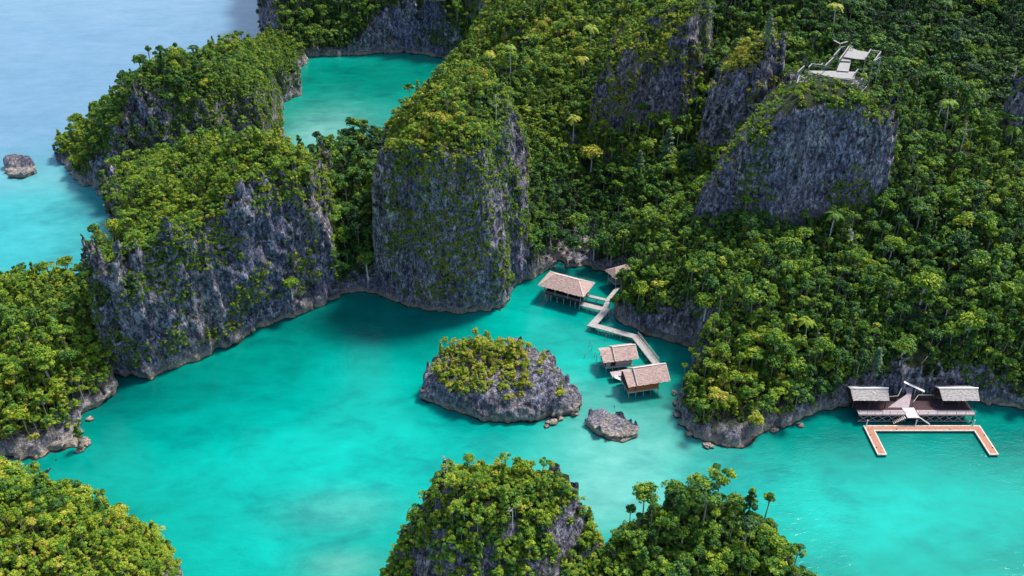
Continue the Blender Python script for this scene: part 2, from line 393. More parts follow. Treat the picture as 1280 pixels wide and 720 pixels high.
# ---- foreground hills
hill('wooded_hill', 'foreground wooded hill in the bottom left corner', 'hillside',
     z0((-200, 640), (60, 640), (130, 650), (180, 672), (222, 702), (236, 738), (215, 800), (100, 860), (-300, 860)),
     [Y(*p) for p in ((60, 632, 112), (0, 622, 112), (-60, 620, 112), (110, 655, 109), (145, 680, 106), (190, 715, 102), (100, 750, 92), (0, 740, 92), (215, 750, 100), (-100, 720, 95))] + [(*Y(60, 650, 121)[:2], 12), (*Y(-40, 650, 121)[:2], 12), (*Y(140, 660, 116)[:2], 10)],
     w=5, step=0.45, amp=0.9, forest=1.15, bush=0.4, tint=0.68, tree=(.59, 1))
hill('karst_islet', 'foreground karst islet of dark rock and bushes at the bottom centre', 'islet',
     [(-26, 93), (-22, 104), (-12, 110), (1, 110), (11, 107), (18, 100), (20, 84), (2, 74), (-20, 78)],
     [Y(*p) for p in ((590, 634, 98), (550, 668, 98), (518, 712, 97), (640, 634, 99), (688, 642, 99), (722, 676, 99), (492, 748, 96), (600, 758, 90), (680, 758, 90), (738, 715, 97), (540, 772, 90), (570, 680, 94), (655, 680, 95), (757, 712, 97))],
     w=3, step=0.4, amp=0.95, forest=0.8, bush=0.33, tint=0.6, wig=0.6, tree=(.46, 1), gap=.3, bare=[(*Y(718, 668, 98), 4.2), (*Y(610, 640, 99), 2.6), (*Y(690, 720, 92), 3.5), (*Y(530, 720, 95), 3.5)])
hill('karst_islet', 'foreground leafy islet at the bottom right of the centre', 'islet',
     [(8, 95), (18, 105), (32, 110), (43, 106), (49, 97), (48, 84), (30, 76), (14, 82)],
     [Y(*p) for p in ((885, 645, 102), (840, 662, 101), (935, 660, 101), (982, 705, 97), (790, 695, 98), (900, 740, 92), (820, 740, 92), (1000, 735, 95), (755, 730, 95))],
     w=4, step=0.45, amp=0.9, forest=1.3, bush=0.8, tint=0.5, wig=0.4, tree=(.66, 1))
# ---- small islet in the lagoon, the rocks
hill('karst_islet', 'small undercut rock islet topped with yellow green bushes in mid lagoon', 'islet',
     z0((526, 500), (540, 507), (570, 519), (605, 531), (640, 532), (672, 529), (700, 522), (719, 517), (720, 507), (705, 495), (690, 470), (640, 452), (580, 452), (535, 475)),
     [Y(*p) for p in ((560, 465, 163), (600, 455, 164), (640, 455, 164), (662, 466, 161), (690, 484, 158), (712, 508, 156), (545, 480, 160), (600, 485, 157), (650, 495, 156))],
     w=3.4, step=0.28, amp=0.9, forest=1.0, bush=0.1, tint=0.78, jitter=1.3, wig=1.3, ridge=1.0, mat=BARE_ROCK, tree=(.52, 1), zone=[(595, 455, 52, 28), (640, 462, 22, 26), (705, 478, 6, 5), (575, 497, 7, 4), (556, 498, 5, 4)])
hill('rock', 'low flat rock with a few tufts between the lagoon islet and the huts', 'rock',
     z0((729, 531), (742, 521), (756, 519), (775, 528), (799, 541), (798, 548), (778, 556), (760, 551), (742, 543)),
     [(*Z(744, 527)[:2], 2.6), (*Z(756, 530)[:2], 1.7), (*Z(772, 536)[:2], 1.5), (*Z(788, 543)[:2], 1.9), (*Z(770, 548)[:2], 1.4), (*Z(750, 541)[:2], 1.4)], w=0.5, step=0.16, amp=0.5, forest=0.0, bush=0.0, jitter=0.25, mat=BARE_ROCK, kind='thing', wig=1.2)
hill('rock', 'lone dark rock standing in the open sea at the far left', 'rock',
     z0((3, 216), (12, 223), (30, 223), (49, 216), (44, 206), (24, 203), (6, 207)),
     [(*Z(14, 212)[:2], 3.4), (*Z(24, 213)[:2], 2.6), (*Z(35, 211)[:2], 4.2), (*Z(43, 213)[:2], 2.8)], w=1.6, step=0.3, amp=0.6, forest=0.0, bush=0.0, jitter=0.3, mat=BARE_ROCK, kind='thing')
hill('rock', 'small pale boulder in the water at the foot of the left hill', 'rock',
     z0((99, 553), (104, 549), (109, 553), (107, 559), (100, 560)), [Y(104, 552, 147.5), Y(102, 554, 147), Y(107, 556, 146.5)], w=0.7, step=0.18, amp=0.3, forest=0, bush=0, jitter=0.3, mat=BARE_ROCK, kind='thing')
hill('rock', 'pointed dark rock cone at the tip of the spur below the trees', 'rock',
     z0((893, 560), (905, 567), (920, 568), (936, 566), (939, 552), (925, 545), (900, 548)), [Y(916, 506, 151), Y(902, 535, 150), Y(930, 538, 150), Y(916, 512, 152)],
     w=2.8, step=0.3, amp=0.6, forest=0, bush=0.0, jitter=0.5, mat=BARE_ROCK, kind='thing')
hill('rock', 'small knobbly tan rock touching the front foot of the lagoon islet', 'rock',
     z0((681, 531), (688, 535), (696, 532), (701, 526), (690, 522)), [Y(690, 524, 154), Y(686, 527, 153.6), Y(696, 525, 153.8)], w=0.8, step=0.18, amp=0.35, forest=0, bush=0, jitter=0.3, mat=BARE_ROCK, kind='thing')
# loose boulders along the water's edge
def boulder_mesh(seed):
    import bmesh
    bm = bmesh.new(); bmesh.ops.create_icosphere(bm, subdivisions=4, radius=1.0)
    co = np.array([v.co[:] for v in bm.verts]); d = 1 + .38 * noise3(co[:, 0] * 1.6 + seed, co[:, 1] * 1.6, co[:, 2] * 1.6) + .24 * (1 - 2 * np.abs(noise3(co[:, 0] * 4, co[:, 1] * 4 + seed, co[:, 2] * 3))) - .1
    for v, k in zip(bm.verts, d): v.co = v.co * float(k); v.co.z *= .62
    me = bpy.data.meshes.new('boulder'); bm.to_mesh(me); bm.free(); me.materials.append(BARE_ROCK); me.polygons.foreach_set('use_smooth', [True] * len(me.polygons)); return me
BM = [boulder_mesh(3.7 * k) for k in range(5)]
for where_, grp, pts in (('at the foot of the left edge hill', 'boulders at the foot of the left edge hill', ((104, 552, 1.3), (109, 556, .8), (100, 563, 1.0), (101, 541, .7), (113, 524, .9), (99, 530, .6))),
                         ('along the spur shore left of the jetty', 'boulders along the spur shore', ((945, 541, 1.2), (953, 537, .8), (968, 538, 1.0), (1000, 532, .8))),
                         ('under the tip of the spur', 'boulders under the tip of the spur', ((846, 505, 1.0), (846, 520, .9), (862, 543, .9), (885, 558, 1.1), (843, 492, .8))),
                         ('beside the mid lagoon islet', 'boulders beside the mid lagoon islet', ((690, 529, 1.2), (683, 533, .7), (700, 524, .9), (717, 517, 1.0)))):
    for k, (a_, b_, s_) in enumerate(pts):
        o = bpy.data.objects.new('boulder', BM[(k + len(pts)) % 5]); col.objects.link(o); o.location = (*Z(a_, b_)[:2], .15 * s_); o.scale = (s_, s_ * .85, s_); o.rotation_euler = (0, 0, k * 1.9)
        tag(o, f"{'large' if s_ >= 1.1 else 'small' if s_ < .85 else 'middling'} grey tan boulder in the water {where_}", 'boulder', grp)
print('terrain', exec_time() - T0, sum(len(h['Q']) for h in HILLS))

# ------------------------------------------------------------------ water
def water():
    def axis(a, b, s, far):
        c = list(np.arange(a, b, s)); k = s
        while c[-1] < far: k *= 1.5; c.append(c[-1] + k)
        k = s; pre = []
        v = a
        while v > -far: k *= 1.5; v -= k; pre.append(v)
        return np.array(pre[::-1] + c)
    xs = axis(-330, 260, 2.0, 9000); ys = axis(60, 560, 2.0, 9000)
    X, Yg = np.meshgrid(xs, ys, indexing='ij')
    V = np.stack([X.ravel(), Yg.ravel(), np.zeros(X.size)], 1)
    nx, ny = X.shape
    I = np.arange(nx * ny).reshape(nx, ny)
    Q = np.stack([I[:-1, :-1], I[1:, :-1], I[1:, 1:], I[:-1, 1:]], -1).reshape(-1, 4)
    def blob(px, py, rx, ry):
        cx, cy, _ = Z(px, py)
        return np.exp(-(((X - cx) / rx) ** 2 + ((Yg - cy) / ry) ** 2))
    C = np.zeros(X.shape + (3,)); C[:] = (0.0, 0.170, 0.132)
    def lay(m, c):
        nonlocal C
        m = np.clip(m, 0, 1)[..., None]; C = C * (1 - m) + np.array(c) * m
    wob = fbm2(X, Yg, 30, 4)
    # darker teal: shore shade and cliff reflection painted in, plus some deeper patches
    for p, a in (((470, 400, 45, 14), .8), ((250, 490, 40, 12), .55), ((120, 510, 20, 14), .6), ((720, 400, 14, 12), .35), ((1000, 545, 30, 10), .6), ((1200, 560, 30, 10), .45), ((640, 545, 18, 9), .6),
                 ((860, 500, 12, 10), .45), ((740, 350, 20, 14), .75), ((330, 590, 16, 9), .35), ((440, 680, 10, 6), .35), ((350, 650, 14, 5), .4)):
        lay(blob(*p) * a * (1 + wob), (0.0, 0.085, 0.075))
    for p, a in (((440, 590, 34, 17), .95), ((520, 650, 26, 12), .8), ((340, 690, 22, 10), .7), ((1120, 640, 36, 14), .95), ((660, 400, 16, 16), .8), ((720, 460, 14, 14), .9), ((800, 590, 22, 14), .7), ((470, 500, 34, 16), .55), ((900, 600, 20, 10), .6), ((250, 570, 24, 12), .4), ((620, 555, 30, 9), .5)):
        lay(blob(*p) * a * (1 + .8 * wob), (0.0, 0.275, 0.225))
    # pale sandy shallows
    for p, a in (((770, 600, 14, 11), .75), ((800, 560, 16, 7), .6), ((820, 530, 12, 7), .5), ((690, 490, 6, 6), .5), ((745, 510, 8, 7), .55), ((430, 640, 10, 5), .4), ((720, 620, 12, 8), .35)):
        lay(blob(*p) * a * (1 + 1.2 * wob), (0.13, 0.33, 0.29))
    lay(blob(430, 705, 7, 3.5) * .8 * (1 + 1.5 * wob), (0.12, 0.26, 0.21))
    lay(blob(420, 160, 50, 34), (0.003, 0.16, 0.12)); lay(blob(400, 168, 16, 26) * .9, (0.08, 0.24, 0.20)); lay(blob(470, 95, 38, 24) * .8, (0.0, 0.105, 0.075))
    # open sea west of the headlands: everything left of the line of hills
    L = np.array([Y(-200, 420, 185)[:2], Y(100, 370, 190)[:2], Y(200, 190, 260)[:2], Y(290, 100, 330)[:2], Y(345, 50, 420)[:2], (-95, 560), (-95, 3000)])
    xb = np.interp(Yg, L[:, 1], L[:, 0])
    sea = np.clip((xb - X) / 12 + .5, 0, 1) * (Yg > 165)
    lay(sea, (0.085, 0.175, 0.252))
    lay(sea * np.clip(blob(90, 290, 60, 46) * 1.5 * (1 + .7 * wob), 0, 1), (0.02, 0.235, 0.25))
    lay(sea * blob(160, 250, 24, 30) * (1 + wob), (0.03, 0.235, 0.23))
    lay(sea * blob(60, 225, 26, 12) * .5, (0.10, 0.29, 0.29))
    lay(blob(780, 0, 60, 40), (0.0, 0.24, 0.20))
    C = np.clip(C, 0, None) * np.where(C[..., 2:3] > 0.245, 1.0, 0.95)
    me = mesh_from('water', V, Q, None)
    a = me.color_attributes.new('bottom', 'FLOAT_COLOR', 'POINT')  # water colour per point, painted shore shade included
    a.data.foreach_set('color', np.concatenate([C.reshape(-1, 3), np.ones((X.size, 1))], 1).astype(np.float32).ravel())
    m, nt, b = new_mat('lagoon_water')
    at = N(nt, 'Attribute'); at.attribute_name = 'bottom'
    g = N(nt, 'NewGeometry'); pos = g.outputs['Position']
    n1 = math_n(nt, 'ADD', math_n(nt, 'MULTIPLY', noise_tex(nt, stretch(nt, pos, (1, 1.6, 1)), 0.035, 6, 0.62, 0.5), 0.62), math_n(nt, 'MULTIPLY', noise_tex(nt, stretch(nt, pos, (1, 1.8, 1)), 0.14, 5, 0.6, 0.3), 0.38))
    r = ramp(nt, n1, [(0.36, (0.6, 0.70, 0.76)), (0.5, (1, 1, 1)), (0.64, (1.6, 1.2, 1.22))]).outputs[0]
    spx = N(nt, 'SeparateXYZ'); nt.links.new(at.outputs['Color'], spx.inputs[0])
    c = mix(nt, math_n(nt, 'MAXIMUM', smoothstep(nt, spx.outputs[2], 0.262, 0.240), 0.4), at.outputs['Color'], r, 'MULTIPLY')
    nt.links.new(c, b.inputs['Base Color'])
    b.inputs['Roughness'].default_value = 0.12
    b.inputs['IOR'].default_value = 1.33
    b.inputs['Specular IOR Level'].default_value = 0.25
    w1 = noise_tex(nt, stretch(nt, pos, (1, 1.7, 1)), 0.55, 5, 0.6, 0.5)
    w2 = noise_tex(nt, pos, 0.03, 3, 0.5)
    amp = math_n(nt, 'MULTIPLY', w1, smoothstep(nt, w2, 0.3, 0.6))
    bp = N(nt, 'Bump'); bp.inputs['Strength'].default_value = 0.24; bp.inputs['Distance'].default_value = 0.5
    nt.links.new(amp, bp.inputs['Height']); nt.links.new(bp.outputs[0], b.inputs['Normal'])
    me.materials.append(m)
    o = bpy.data.objects.new('water', me); col.objects.link(o)
    tag(o, 'turquoise lagoon water and the paler blue open sea', 'water', kind='structure')
water()

# ------------------------------------------------------------------ vegetation
def leaf_material(name, stops, trans=0.16):
    m, nt, b = new_mat(name)
    at = N(nt, 'Attribute'); at.attribute_type = 'INSTANCER'; at.attribute_name = 'tint'
    ca = N(nt, 'Attribute'); ca.attribute_name = 'clump'
    v = math_n(nt, 'ADD', at.outputs['Fac'], math_n(nt, 'MULTIPLY', math_n(nt, 'SUBTRACT', ca.outputs['Fac'], 0.5), 0.46))
    c = ramp(nt, v, stops).outputs[0]
    nt.links.new(c, b.inputs['Base Color'])
    b.inputs['Roughness'].default_value = 0.55
    b.inputs['Specular IOR Level'].default_value = 0.2
    tr = N(nt, 'BsdfTranslucent'); nt.links.new(mix(nt, 1.0, c, (1.1, 1.2, 0.5), 'MULTIPLY'), tr.inputs['Color'])
    ms = N(nt, 'MixShader'); ms.inputs[0].default_value = trans
    nt.links.new(b.outputs[0], ms.inputs[1]); nt.links.new(tr.outputs[0], ms.inputs[2])
    nt.links.new(ms.outputs[0], nt.nodes['Material Output'].inputs[0])
    return m
GREEN = leaf_material('leaves', [(0.0, (0.010, 0.036, 0.013)), (0.22, (0.026, 0.082, 0.016)), (0.42, (0.056, 0.148, 0.016)), (0.62, (0.135, 0.225, 0.012)), (0.82, (0.23, 0.30, 0.016)), (1.0, (0.36, 0.31, 0.04))])
PALE = leaf_material('grey_green_leaves', [(0.0, (0.05, 0.10, 0.05)), (0.5, (0.11, 0.19, 0.10)), (1.0, (0.24, 0.27, 0.16))])
def flat_mat(name, c, var=0.35, scale=3.0, rough=0.85, sc=(1, 1, 1)):
    m, nt, b = new_mat(name)
    tc = N(nt, 'TexCoord')
    n = noise_tex(nt, stretch(nt, tc.outputs['Object'], sc), scale, 5, 0.65)
    lo = tuple(x * (1 - var) for x in c); hi = tuple(min(1, x * (1 + var)) for x in c)
    cc = ramp(nt, n, [(0.3, lo), (0.7, hi)]).outputs[0]
    nt.links.new(cc, b.inputs['Base Color']); b.inputs['Roughness'].default_value = rough
    bp = N(nt, 'Bump'); bp.inputs['Strength'].default_value = 0.4; bp.inputs['Distance'].default_value = 0.05
    nt.links.new(n, bp.inputs['Height']); nt.links.new(bp.outputs[0], b.inputs['Normal'])
    return m
BARK = flat_mat('bark', (0.22, 0.19, 0.15), 0.4, 2.0)
PALE_BARK = flat_mat('pale_bark', (0.50, 0.46, 0.40), 0.25, 2.0)

def tube(pts, rads, n=6):
    V = []; Fc = []
    pts = [np.array(p, float) for p in pts]
    for i, p in enumerate(pts):
        t = pts[min(i + 1, len(pts) - 1)] - pts[max(i - 1, 0)]; t /= np.linalg.norm(t) + 1e-9
        a = np.cross(t, (0, 0, 1) if abs(t[2]) < .9 else (1, 0, 0)); a /= np.linalg.norm(a); b2 = np.cross(t, a)
        for k in range(n):
            th = 2 * math.pi * k / n
            V.append(p + rads[i] * (math.cos(th) * a + math.sin(th) * b2))
    for i in range(len(pts) - 1):
        for k in range(n):
            Fc.append((i * n + k, i * n + (k + 1) % n, (i + 1) * n + (k + 1) % n, (i + 1) * n + k))
    return np.array(V), np.array(Fc)
def join(parts):
    V = []; Q = []; o = 0
    for v, q in parts:
        V.append(v); Q.append(q + o); o += len(v)
    return np.concatenate(V), np.concatenate(Q)
def leaves(centers, normals, size, r):
    n = len(centers)
    a = np.cross(normals, r.normal(size=(n, 3))); a /= np.linalg.norm(a, axis=1)[:, None] + 1e-9
    b = np.cross(normals, a); b /= np.linalg.norm(b, axis=1)[:, None] + 1e-9
    s = (size * r.uniform(0.6, 1.3, n))[:, None]; e = s * r.uniform(0.45, 0.8, n)[:, None]
    bend = normals * s * 0.18
    V = np.stack([centers - a * s, centers + b * e + bend, centers + a * s, centers - b * e + bend], 1).reshape(-1, 3)
    return V, np.arange(n * 4).reshape(n, 4)
def crown_geo(seed, cr, ch, z0_, nclump, per, leaf, kind='round'):
    r = np.random.default_rng(seed)
    C = []; Nn = []; cl = []; tips = []
    for i in range(nclump):
        if kind == 'round':
            d = r.normal(size=3); d /= np.linalg.norm(d); d[2] = abs(d[2]) * 1.1 - 0.35
            p = d * np.array([cr, cr, ch]) * r.uniform(0.35, 0.80); rr = (cr + .3) * r.uniform(0.18, 0.46)
        elif kind == 'cone':
            t = (i + r.random()) / nclump; th = i * 2.4
            rad = cr * (1 - t) ** 0.8 * 0.75
            p = np.array([math.cos(th) * rad, math.sin(th) * rad, (t * 2 - 1) * ch]); rr = cr * (0.22 + 0.24 * (1 - t))
        else:
            th = r.uniform(0, 6.283); rad = cr * math.sqrt(r.random()) * 0.8
            p = np.array([math.cos(th) * rad, math.sin(th) * rad, ch * r.uniform(-0.1, 0.9) * (1 - (rad / cr) ** 2 * .7)]); rr = cr * r.uniform(0.22, 0.4)
        tips.append(p + (0, 0, z0_))
        dirs = r.normal(size=(per, 3)); dirs /= np.linalg.norm(dirs, axis=1)[:, None]; dirs[:, 2] = np.where(dirs[:, 2] < -.3, -dirs[:, 2], dirs[:, 2])
        pos = p + dirs * rr * np.array([1, 1, 0.75]) * r.uniform(0.55, 1.08, (per, 1))
        nn = dirs * 0.8 + r.normal(size=(per, 3)) * 0.45 + (0, 0, 0.45); nn /= np.linalg.norm(nn, axis=1)[:, None]
        C.append(pos); Nn.append(nn); cl.append(np.full(per * 4, r.random()))
    V, Q = leaves(np.concatenate(C), np.concatenate(Nn), leaf, r)
    V[:, 2] += z0_
    return V, Q, np.concatenate(cl), tips
def put_clump(me, cl):
    a = me.attributes.new('clump', 'FLOAT', 'POINT')
    a.data.foreach_set('value', np.asarray(cl, np.float32))
def make_variant(name, crown, trunk, leafmat, barkmat):
    """crown mesh, trunk mesh and one joined mesh for the far forest"""
    V, Q, cl = crown; tv, tq = trunk
    cm = mesh_from(name + '_crown', V, Q, leafmat, False); put_clump(cm, cl)
    tm = mesh_from(name + '_trunk', tv, tq, barkmat, True)
    JV, JQ = join([(V, Q), (tv, tq)])
    jm = mesh_from(name + '_whole', JV, JQ, leafmat, False); jm.materials.append(barkmat)
    mi = np.zeros(len(JQ), np.int32); mi[len(Q):] = 1
    jm.polygons.foreach_set('material_index', mi); put_clump(jm, np.concatenate([cl, np.zeros(len(tv))]))
    return cm, tm, jm
VAR = {'tree': [], 'bush': []}
SHAPES = [('round', 1.7, 1.7, 15), ('round', 2.0, 1.5, 20), ('round', 1.4, 2.0, 14), ('round', 1.8, 2.2, 22), ('round', 1.5, 1.4, 11), ('round', 2.2, 1.9, 24),
          ('round', .95, 2.6, 14), ('round', 1.1, 2.2, 13), ('round', .8, 1.9, 9), ('dome', 2.3, 1.0, 18), ('dome', 1.9, 1.3, 14), ('round', 1.9, 2.1, 9), ('round', 1.5, 2.3, 7), ('cone', 1.1, 2.9, 19), ('cone', 1.4, 2.2, 16), ('dome', 1.4, 2.4, 12)]
for i, (kd, cr, ch, nc) in enumerate(SHAPES):
    r = np.random.default_rng(100 + i)
    h = r.uniform(4.4, 7.0) if ch < 2.5 else 6.6
    zc = h - ch
    V, Q, cl, tips = crown_geo(200 + i, cr, ch, zc, nc, 62, (0.19, 0.22, 0.25)[i % 3], kd)
    lean = r.uniform(-.35, .35, 2)
    V[:, :2] += lean * .6
    top = np.array([lean[0], lean[1], zc + ch * .3])
    parts = [tube([(0, 0, -1.2), (lean[0] * .4, lean[1] * .4, h * .35), top], [.15, .10, .05])]
    for t in tips[:6]:
        k = r.uniform(.5, .8); s_ = np.array([lean[0] * k, lean[1] * k, zc * k + .6])
        parts.append(tube([s_, (s_ + t) / 2 + (0, 0, -.15), t], [.06, .045, .02], 4))
    VAR['tree'].append(make_variant('broadleaf', (V, Q, cl), join(parts), GREEN, PALE_BARK if i == 12 else BARK))
for i in range(6):
    r = np.random.default_rng(300 + i)
    cr = r.uniform(0.8, 1.35); ch = r.uniform(0.9, 1.6)
    V, Q, cl, tips = crown_geo(400 + i, cr, ch, 0.25, int(r.integers(7, 12)), 50, 0.15, 'dome')
    parts = [tube([(0, 0, -.6), t * .5, t], [.06, .045, .02], 4) for t in tips[:5]]
    VAR['bush'].append(make_variant('bush', (V, Q, cl), join(parts), GREEN, BARK))

# where things grow: candidates on the hill meshes, thinned to a minimum spacing
def proj(p):
    x, y, z = p[..., 0], p[..., 1], p[..., 2] - CAM_H
    dep = y * cp - z * sp; up = y * sp + z * cp
    return 640 + F * x / dep, 360 - F * up / dep, dep
KEEP_OUT = []          # (x, y, radius) of clearings for the buildings
def clearing(px, py, z, r):
    p = Z(px, py, z); KEEP_OUT.append((p[0], p[1], r))
def zone(h, c):
    z = h['zone']; k = np.ones(len(c))
    for bx, by, bz, br in h['bare']:
        k = np.minimum(k, np.where(((c - (bx, by, bz)) ** 2).sum(1) < br * br * (1 + .5 * noise3(c[:, 0] / 3, c[:, 1] / 3, c[:, 2] / 3)), 0.04, 1))
    if z is None: return k
    m = np.zeros(len(c))
    for cx, cy, rx, ry in z:       # ground ellipses, given by their bearing and turned into metres
        a = Z(cx, cy, 8.0); ex = Z(cx + rx, cy, 8.0)[0] - a[0]; ey = abs(Z(cx, cy + ry, 8.0)[1] - a[1])
        m = np.maximum(m, (((c[:, 0] - a[0]) / ex) ** 2 + ((c[:, 1] - a[1]) / ey) ** 2) < 1)
    return np.maximum(m, 0.02)
def candidates():
    T = []; B = []
    for h in HILLS:
        if h['forest'] <= 0: continue
        V, Q = h['V'], h['Q']
        r = np.random.default_rng(abs(hash(h['name'] + str(len(V)))) % 2**31 if False else len(V))
        c = V[Q].mean(1); a = V[Q[:, 0]]; b = V[Q[:, 1]]; d = V[Q[:, 3]]
        area = np.linalg.norm(np.cross(b - a, d - a), axis=1)
        i = np.clip(((c[:, 0] - h['xs'][0]) / (h['xs'][1] - h['xs'][0])).astype(int), 0, len(h['xs']) - 1)
        j = np.clip(((c[:, 1] - h['ys'][0]) / (h['ys'][1] - h['ys'][0])).astype(int), 0, len(h['ys']) - 1)
        G = h['G'][i, j]; nz = 1 / G
        fn = np.cross(b - a, d - a); fn /= np.linalg.norm(fn, axis=1)[:, None] + 1e-9
        px, py, dep = proj(c)
        ok = (px > -160) & (px < 1440) & (py > -130) & (py < 860) & (c[:, 2] > 1.6)
        patch = noise3(c[:, 0] / 9 + 7, c[:, 1] / 9, c[:, 2] / 11) * .6 + noise3(c[:, 0] / 3.5, c[:, 1] / 3.5 + 50, c[:, 2] / 6) * .4
        up = np.clip((nz - 0.30) / 0.22, 0, 1) * np.clip((fn[:, 2] + .1) * 3, 0, 1)
        sc = noise3(c[:, 0] / 14, c[:, 1] / 14 + 90, c[:, 2] / 30)
        reg = fbm2(c[:, 0], c[:, 1], 22.0, 3, 5.0)
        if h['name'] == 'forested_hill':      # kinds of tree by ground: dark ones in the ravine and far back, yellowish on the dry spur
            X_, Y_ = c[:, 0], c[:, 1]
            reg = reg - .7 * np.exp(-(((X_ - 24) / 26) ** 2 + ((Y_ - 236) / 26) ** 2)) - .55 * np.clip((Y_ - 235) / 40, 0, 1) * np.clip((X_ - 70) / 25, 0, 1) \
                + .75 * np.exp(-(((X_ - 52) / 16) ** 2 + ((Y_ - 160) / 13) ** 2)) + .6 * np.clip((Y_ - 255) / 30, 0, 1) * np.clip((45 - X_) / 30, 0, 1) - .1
        pt = up * h['forest'] * np.where(patch > -0.42 + h['gap'], 1, 0.12) * zone(h, c) * ok * np.clip((c[:, 2] - 1.5) / 2, 0, 1)
        n = int((area * ok).sum() * 0.9)
        w = pt * area; 
        if w.sum() > 0:
            k = r.choice(len(Q), size=n, p=w / w.sum())
            k = k[:int(w.sum() * 0.8)]
            for q in k:
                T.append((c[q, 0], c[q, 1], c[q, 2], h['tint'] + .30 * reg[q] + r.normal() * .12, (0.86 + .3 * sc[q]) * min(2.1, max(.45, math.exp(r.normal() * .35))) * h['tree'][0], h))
        thr = 0.30 - h['bush']
        pb = zone(h, c) * (np.clip((patch - thr) * 5, 0, 1) * (fn[:, 2] > -0.25) * np.clip((nz - .05) / .1, .35, 1) + 0.75 * up * min(1, h['forest'] * 4)) * ok * np.clip((c[:, 2] - 3.0) / 3, 0, 1)
        if h['bush'] > 0:
            w = pb * area
            k = r.choice(len(Q), size=int(w.sum() * 0.95), p=w / w.sum())
            for q in k:
                B.append((c[q, 0], c[q, 1], c[q, 2], h['tint'] + .04 + .26 * reg[q] + r.normal() * .1, r.uniform(.55, 1.15) * (1.0 if nz[q] > .4 else .72), h))
    return T, B
def thin(L, dmin, three=False):
    rr = random.Random(3); rr.shuffle(L); L.sort(key=lambda t: -t[4] * rr.uniform(.8, 1.25))
    grid = {}; out = []
    for t in L:
        if any((t[0] - kx) ** 2 + (t[1] - ky) ** 2 < kr * kr for kx, ky, kr in KEEP_OUT): continue
        dm = dmin * t[4]
        g = (int(t[0] // 2), int(t[1] // 2), int(t[2] // 2) if three else 0)
        bad = False
        for a in (-1, 0, 1):
            for b in (-1, 0, 1):
                for c in ((-1, 0, 1) if three else (0,)):
                    for u in grid.get((g[0] + a, g[1] + b, g[2] + c), ()):
                        dd = (t[0] - u[0]) ** 2 + (t[1] - u[1]) ** 2 + ((t[2] - u[2]) ** 2 if three else 0)
                        if dd < dm * dm: bad = True; break
                    if bad: break
                if bad: break
            if bad: break
        if not bad:
            grid.setdefault(g, []).append(t); out.append(t)
    return out
# ------------------------------------------------------------------ builder for carpentry
class MB:
    def __init__(s): s.V = []; s.F = []
    def add(s, V, Fc):
        o = len(s.V); s.V += [tuple(map(float, v)) for v in V]; s.F += [tuple(i + o for i in f) for f in Fc]; return s
    def box(s, x0, x1, y0, y1, z0_, z1):
        return s.add([(x0, y0, z0_), (x1, y0, z0_), (x1, y1, z0_), (x0, y1, z0_), (x0, y0, z1), (x1, y0, z1), (x1, y1, z1), (x0, y1, z1)],
                     [(3, 2, 1, 0), (4, 5, 6, 7), (0, 1, 5, 4), (1, 2, 6, 5), (2, 3, 7, 6), (3, 0, 4, 7)])
    def beam(s, a, b, w, h=None):
        h = h or w; a = Vector(a); b = Vector(b); d = (b - a).normalized()
        up = Vector((0, 0, 1)) if abs(d.z) < .95 else Vector((0, 1, 0))
        r = d.cross(up).normalized() * w / 2; u = r.cross(d).normalized() * h / 2
        P = [a - r - u, a + r - u, a + r + u, a - r + u, b - r - u, b + r - u, b + r + u, b - r + u]
        return s.add(P, [(3, 2, 1, 0), (4, 5, 6, 7), (0, 1, 5, 4), (1, 2, 6, 5), (2, 3, 7, 6), (3, 0, 4, 7)])
    def slab(s, pts, t):
        n = len(pts); lo = [(p[0], p[1], p[2] - t) for p in pts]
        return s.add(list(pts) + lo, [tuple(range(n)), tuple(range(2 * n - 1, n - 1, -1))] + [(i, i + n, (i + 1) % n + n, (i + 1) % n) for i in range(n)])
    def thatch(s, a, b, c, d, t, rows=9, cols=14, rough=.05, seed=1):
        """roof slope a-b eave, d-c ridge: overlapping uneven courses with a ragged lower edge"""
        r = random.Random(seed); a, b, c, d = map(Vector, (a, b, c, d)); rows = int(rows * 1.7); cols = int(cols * 1.5); t *= .62
        n = (b - a).cross(d - a).normalized()
        for i in range(rows):
            u0, u1 = i / rows, min(1, (i + 1.25) / rows)
            for j in range(cols):
                v0, v1 = j / cols, (j + 1) / cols
                k = u0 - (r.uniform(0, .028) if i else r.uniform(-.01, .03))
                q = lambda u, v: (a.lerp(b, v)).lerp(d.lerp(c, v), u)
                l0 = t + r.uniform(0, rough); l1 = t * .35
                P = [q(k, v0) + n * l0, q(k, v1) + n * l0, q(u1, v1) + n * l1, q(u1, v0) + n * l1, q(k, v0), q(k, v1), q(u1, v1), q(u1, v0)]
                s.add(P, [(0, 1, 2, 3), (7, 6, 5, 4), (0, 4, 5, 1), (1, 5, 6, 2), (2, 6, 7, 3), (3, 7, 4, 0)])
        return s
    def build(s, name, mat, parent=None, label=None):
        me = bpy.data.meshes.new(name); me.from_pydata(s.V, [], s.F); me.materials.append(mat); me.update()
        o = bpy.data.objects.new(name, me); col.objects.link(o); o.parent = parent
        if label: o['label'] = label
        return o
def thing(name, label, cat, loc, rz=0.0, group=None):
    o = bpy.data.objects.new(name, None); col.objects.link(o); o.location = loc; o.rotation_euler = (0, 0, rz); o.empty_display_size = .5
    return tag(o, label, cat, group)

